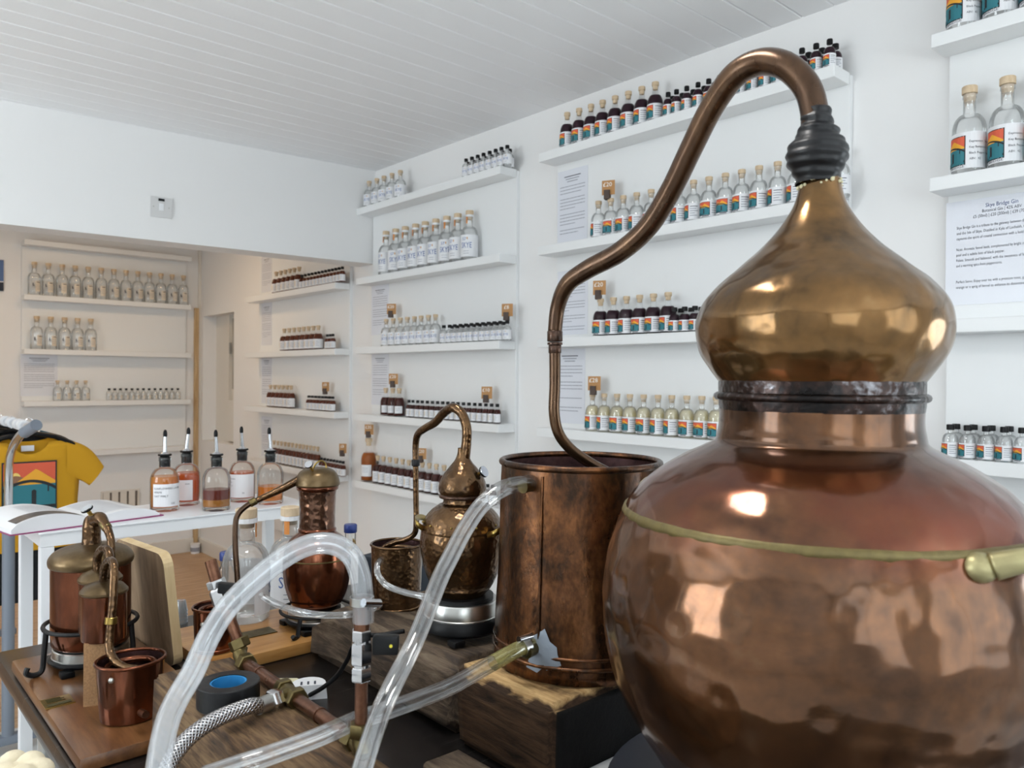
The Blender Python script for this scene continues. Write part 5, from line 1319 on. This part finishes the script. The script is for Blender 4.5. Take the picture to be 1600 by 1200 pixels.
# ------------------------------------------------------------------ clear hoses
def hose(name, label, pts, r, m, wall=.72, n=8, extra=None):
    c = spline([P(*q) for q in pts], n); b = c[0]
    t = thing(name, label, 'hose', b)
    mb = MB().tube(c, r, 20, caps=False); mb.build('tube', m, t, 'all', world=True)
    MB().tube(c, r * wall, 16, caps=False, inner=False).build('bore', BORE, t, 'all', world=True)
    return t
def clamp(t, a, b, r, side):
    a = Vector(a); b = Vector(b); M = Matrix.Translation(a) @ (b - a).to_track_quat('Z', 'Y').to_matrix().to_4x4(); L = (b - a).length
    k = MB().lathe([(r, 0), (r + .0012, 0), (r + .0012, L), (r, L), (r, 0)], seg=28, mtx=M).build('hose_clamp', STEEL, t, True, world=True)
    c = (a + b) / 2 + side * (r + .004); ax = Vector((side.y, -side.x, .25)).normalized() if abs(side.z) < .9 else Vector((1, 0, 0))
    MB().tube([c - ax * .010, c + ax * .012], .0042, 12).build('clamp_screw', NUT, k, True, world=True)
tA = hose('clear_hose', 'thick milky hose arching over the beam from the riser clamp', [(567.5, 972, .78), (567, 935, .78), (562, 897, .78), (549, 868, .778), (523, 851, .775), (490, 850, .77), (455, 864, .765), (412, 895, .755), (360, 944, .74), (328, 992, .73), (302, 1049, .715), (277, 1092, .70), (261, 1130, .685), (249, 1190, .665), (246, 1250, .645)], .0106, HOSEM, .68)
clamp(tA, rp(945), rp(933), .0108, (r0 * .8 - f0 * .6).normalized())
tB = hose('clear_hose', 'clear hose running down from the top spout of the tall bucket', [(836, 754, 1.003), (812, 756, .988), (783, 765, .97), (752, 790, .955), (727, 826, .94), (704, 870, .922), (686, 907, .905), (649, 1000, .855), (600, 1100, .785), (566, 1200, .742), (550, 1260, .72)], .0104, HOSE, .7)
tC = hose('clear_hose', 'clear hose running left from the bottom spout of the tall bucket', [(770, 1036, .938), (757, 1043, .93), (717, 1066, .90), (677, 1084, .87), (610, 1108, .828), (568, 1122, .808), (546, 1130, .79), (492, 1154, .765), (415, 1182, .735), (369, 1197, .72), (320, 1214, .70)], .0096, HOSE, .7)
c = spline([P(833, 1006, .99), P(815, 1012, .972), P(797, 1021, .957), P(770, 1036, .938)], 6)
MB().tube(c, .0096, 20, caps=False).build('yellowed_end', HOSEY, tC, 'all', world=True)
clamp(tC, P(824, 1009, .978), P(815, 1013, .971), .0099, (z0 * .8 - f0 * .3).normalized())
hose('thin_hose', 'thin clear hose curling off the small bucket on timber block', [(603, 871, 1.312), (594, 876, 1.30), (589, 886, 1.29), (592, 901, 1.28), (607, 916, 1.27), (631, 925, 1.25), (657, 931, 1.23), (682, 938, 1.22)], .0052, HOSE)
hose('thin_hose', 'thin clear hose passing in front of the column still', [(408, 930, 1.30), (430, 943, 1.28), (465, 955, 1.25), (505, 961, 1.235), (545, 960, 1.235), (575, 954, 1.26), (594, 946, 1.285)], .0056, HOSE)
# ------------------------------------------------------------------ tape roll, cable, plug
t = thing('tape_roll', 'roll of black tape with blue core on the oak beam', 'tape', (.3585, .891, BT_ + .0015))
MB().lathe([(.0205, 0), (.034, 0), (.035, .001), (.035, .025), (.034, .026), (.0205, .026), (.0205, 0)], seg=56).build('tape', RUB, t, True)
MB().lathe([(.0185, .001), (.0204, .001), (.0204, .025), (.0185, .025), (.0185, .001)], seg=48).build('core', TAPEB, t, True)
p = PZ(482, 1090, TZ)
t = thing('white_plug_adapter', 'white plug adapter on the steel table beside the beam', 'plug', (p.x, p.y, TZ), rz=-.5)
mb = MB(); out = [(.028 * math.cos(PI * k / 10), .028 * math.sin(PI * k / 10)) for k in range(11)] + [(-.028, -.010), (.028, -.010)]
A3 = [Vector((x, y, .0003)) for x, y in out]; B3 = [Vector((x * .92, y * .92, .022)) for x, y in out]; mb.poly(A3[::-1]); mb.poly(B3); mb.quad_grid([A3, B3], 0, True); mb.build('housing', WHITE, t)
for k in range(3): MB().box(-.012 + k * .010, -.009 + k * .010, -.005, .006, .0221, .0228).build('slot', INK, t)
p = PZ(452, 1078, TZ); t = thing('paper_offcut', 'cream paper offcut beside the white plug adapter', 'paper', (p.x, p.y, TZ))
MB().poly([(-.02, -.01, .001), (.035, .0, .001), (.03, .035, .001), (-.01, .03, .012)]).build('sheet', simple('cream_paper', srgb(226, 220, 186), .7), t, recalc=False)
cp = spline([P(*q) for q in [(484, 1086, 1.185), (505, 1074, 1.17), (527, 1055, 1.16), (543, 1030, 1.14), (553, 1008, 1.13), (572, 994, 1.14), (596, 992, 1.14), (632, 986, 1.15)]], 8)
t = thing('power_cable', 'black cable running from the plug adapter up the timber block', 'cable', cp[0]); MB().tube(cp, .0034, 10).build('cord', BLK, t, 'all', world=True)
# ------------------------------------------------------------------ bottles at the back of the steel table
def table_bottle(px, dep, z, label, rot):
    x, y = XY(px, dep); o = place(SK_L, (x, y, z), math.atan2(-y, -x) + rot, label, 'gin bottles at the back of the steel table'); o.scale = (1.13, 1.13, 1.0); return o
table_bottle(386, 1.505, OB + .0005, 'large gin bottle with white neck band on the oak board', 2.0)
table_bottle(455, 1.66, TZ, 'large gin bottle with orange strip behind the column still', .3)
def capped(px, dep, h, label):
    x, y = XY(px, dep); t = thing('water_bottle', label, 'bottle', (x, y, TZ)); R = .025
    MB().lathe([(0, .001), (R, 0), (R, h * .55), (R * .8, h * .68), (.0115, h * .78), (.0115, h * .9)], seg=24).build('glass_body', GLASS, t, 'all')
    MB().lathe([(.013, h - .017), (.0135, h - .016), (.0135, h - .002), (.012, h), (0, h)], seg=24).build('cap', BLUEC, t, True)
capped(355, 1.60, .130, 'small clear bottle with dark blue cap beside the bucket'); capped(549, 1.62, .185, 'clear bottle with blue cap right of the column still')
a = XY(566, 1.62); b = XY(664, 1.53)
t = thing('navy_box', 'dark navy box behind the small bucket on the timber', 'box', ((a[0] + b[0]) / 2, (a[1] + b[1]) / 2, TZ), rz=math.atan2(b[1] - a[1], b[0] - a[0]))
w_ = math.hypot(b[0] - a[0], b[1] - a[1]) / 2; h_ = ZY(566, 872, 1.6) - TZ
MB().bevbox(-w_, w_, -.01, .05, .0003, h_, .003).build('carton', NAVY, t); MB().box(-w_ + .003, w_ - .003, -.008, .048, h_, h_ + .0015).build('lid', NAVY, t)
# left-bottom corner: tray of glass bits and cream knobs on a stool
t = thing('side_stool', 'low white stool left of the steel table', 'stool', (.05, 1.05, 0))
MB().bevbox(-.16, .14, -.30, .30, .66, .69, .006).build('seat', WHITE, t)
for (x, y) in ((-.13, -.26), (.11, -.26), (-.13, .26), (.11, .26)): MB().bevbox(x - .016, x + .016, y - .016, y + .016, 0, .66, .003).build('leg', WHITE, t)
t = thing('glass_tray', 'clear plastic tray of dark glassware at lower left', 'tray', (.09, 1.19, .6905))
W_ = .085; mb = MB()
for (a0, a1, b0, b1) in ((-W_, W_, -.14, -.136), (-W_, W_, .136, .14), (-W_, -W_ + .004, -.136, .136), (W_ - .004, W_, -.136, .136)): mb.box(a0, a1, b0, b1, 0, .11)
mb.box(-W_, W_, -.14, .14, 0, .004); mb.build('tub', PLASTIC, t)
for k in range(12):
    M = Matrix.Translation((random.uniform(-.055, .055), random.uniform(-.10, .10), random.uniform(.055, .085))) @ Matrix.Rotation(random.uniform(0, 3), 4, 'X') @ Matrix.Rotation(random.uniform(0, 3), 4, 'Z')
    MB().lathe([(0, 0), (.013, 0), (.013, .03), (.006, .036), (.006, .045), (0, .045)], seg=12, mtx=M).build('glass_vial', GLASS if k % 2 else simple('dark_glass', srgb(40, 52, 60), .2), t, True)
kn = [(20, 1192, .92), (48, 1194, .90), (6, 1212, .88), (62, 1205, .89), (34, 1215, .87)]
kt = thing('cream_fleece_toy', 'cream fleecy knobbly toy at the bottom left corner', 'toy', P(34, 1215, .9) - Vector((0, 0, .05)))
bm = MB()
for q in kn:
    c_ = P(*q); bm.ball(c_, .016, 0, 14, .9)
o = bm.build('fleece', CREAM, kt, 'all', world=True); rm = o.modifiers.new('fuse', 'REMESH'); rm.mode = 'VOXEL'; rm.voxel_size = .003; rm.use_smooth_shade = True
p = PZ(309, 862, 0); t = thing('plastic_tub', 'small white tub on the floor in back-room corner', 'tub', (p.x - .03, YB - .08, 0))
MB().lathe([(0, .001), (.03, 0), (.033, .06), (.035, .06), (.035, .07), (0, .072)], seg=20).build('tub', WHITE, t, True)
MB().lathe([(.0318, .015), (.0335, .045)], seg=20).build('band', INKL, t, True)
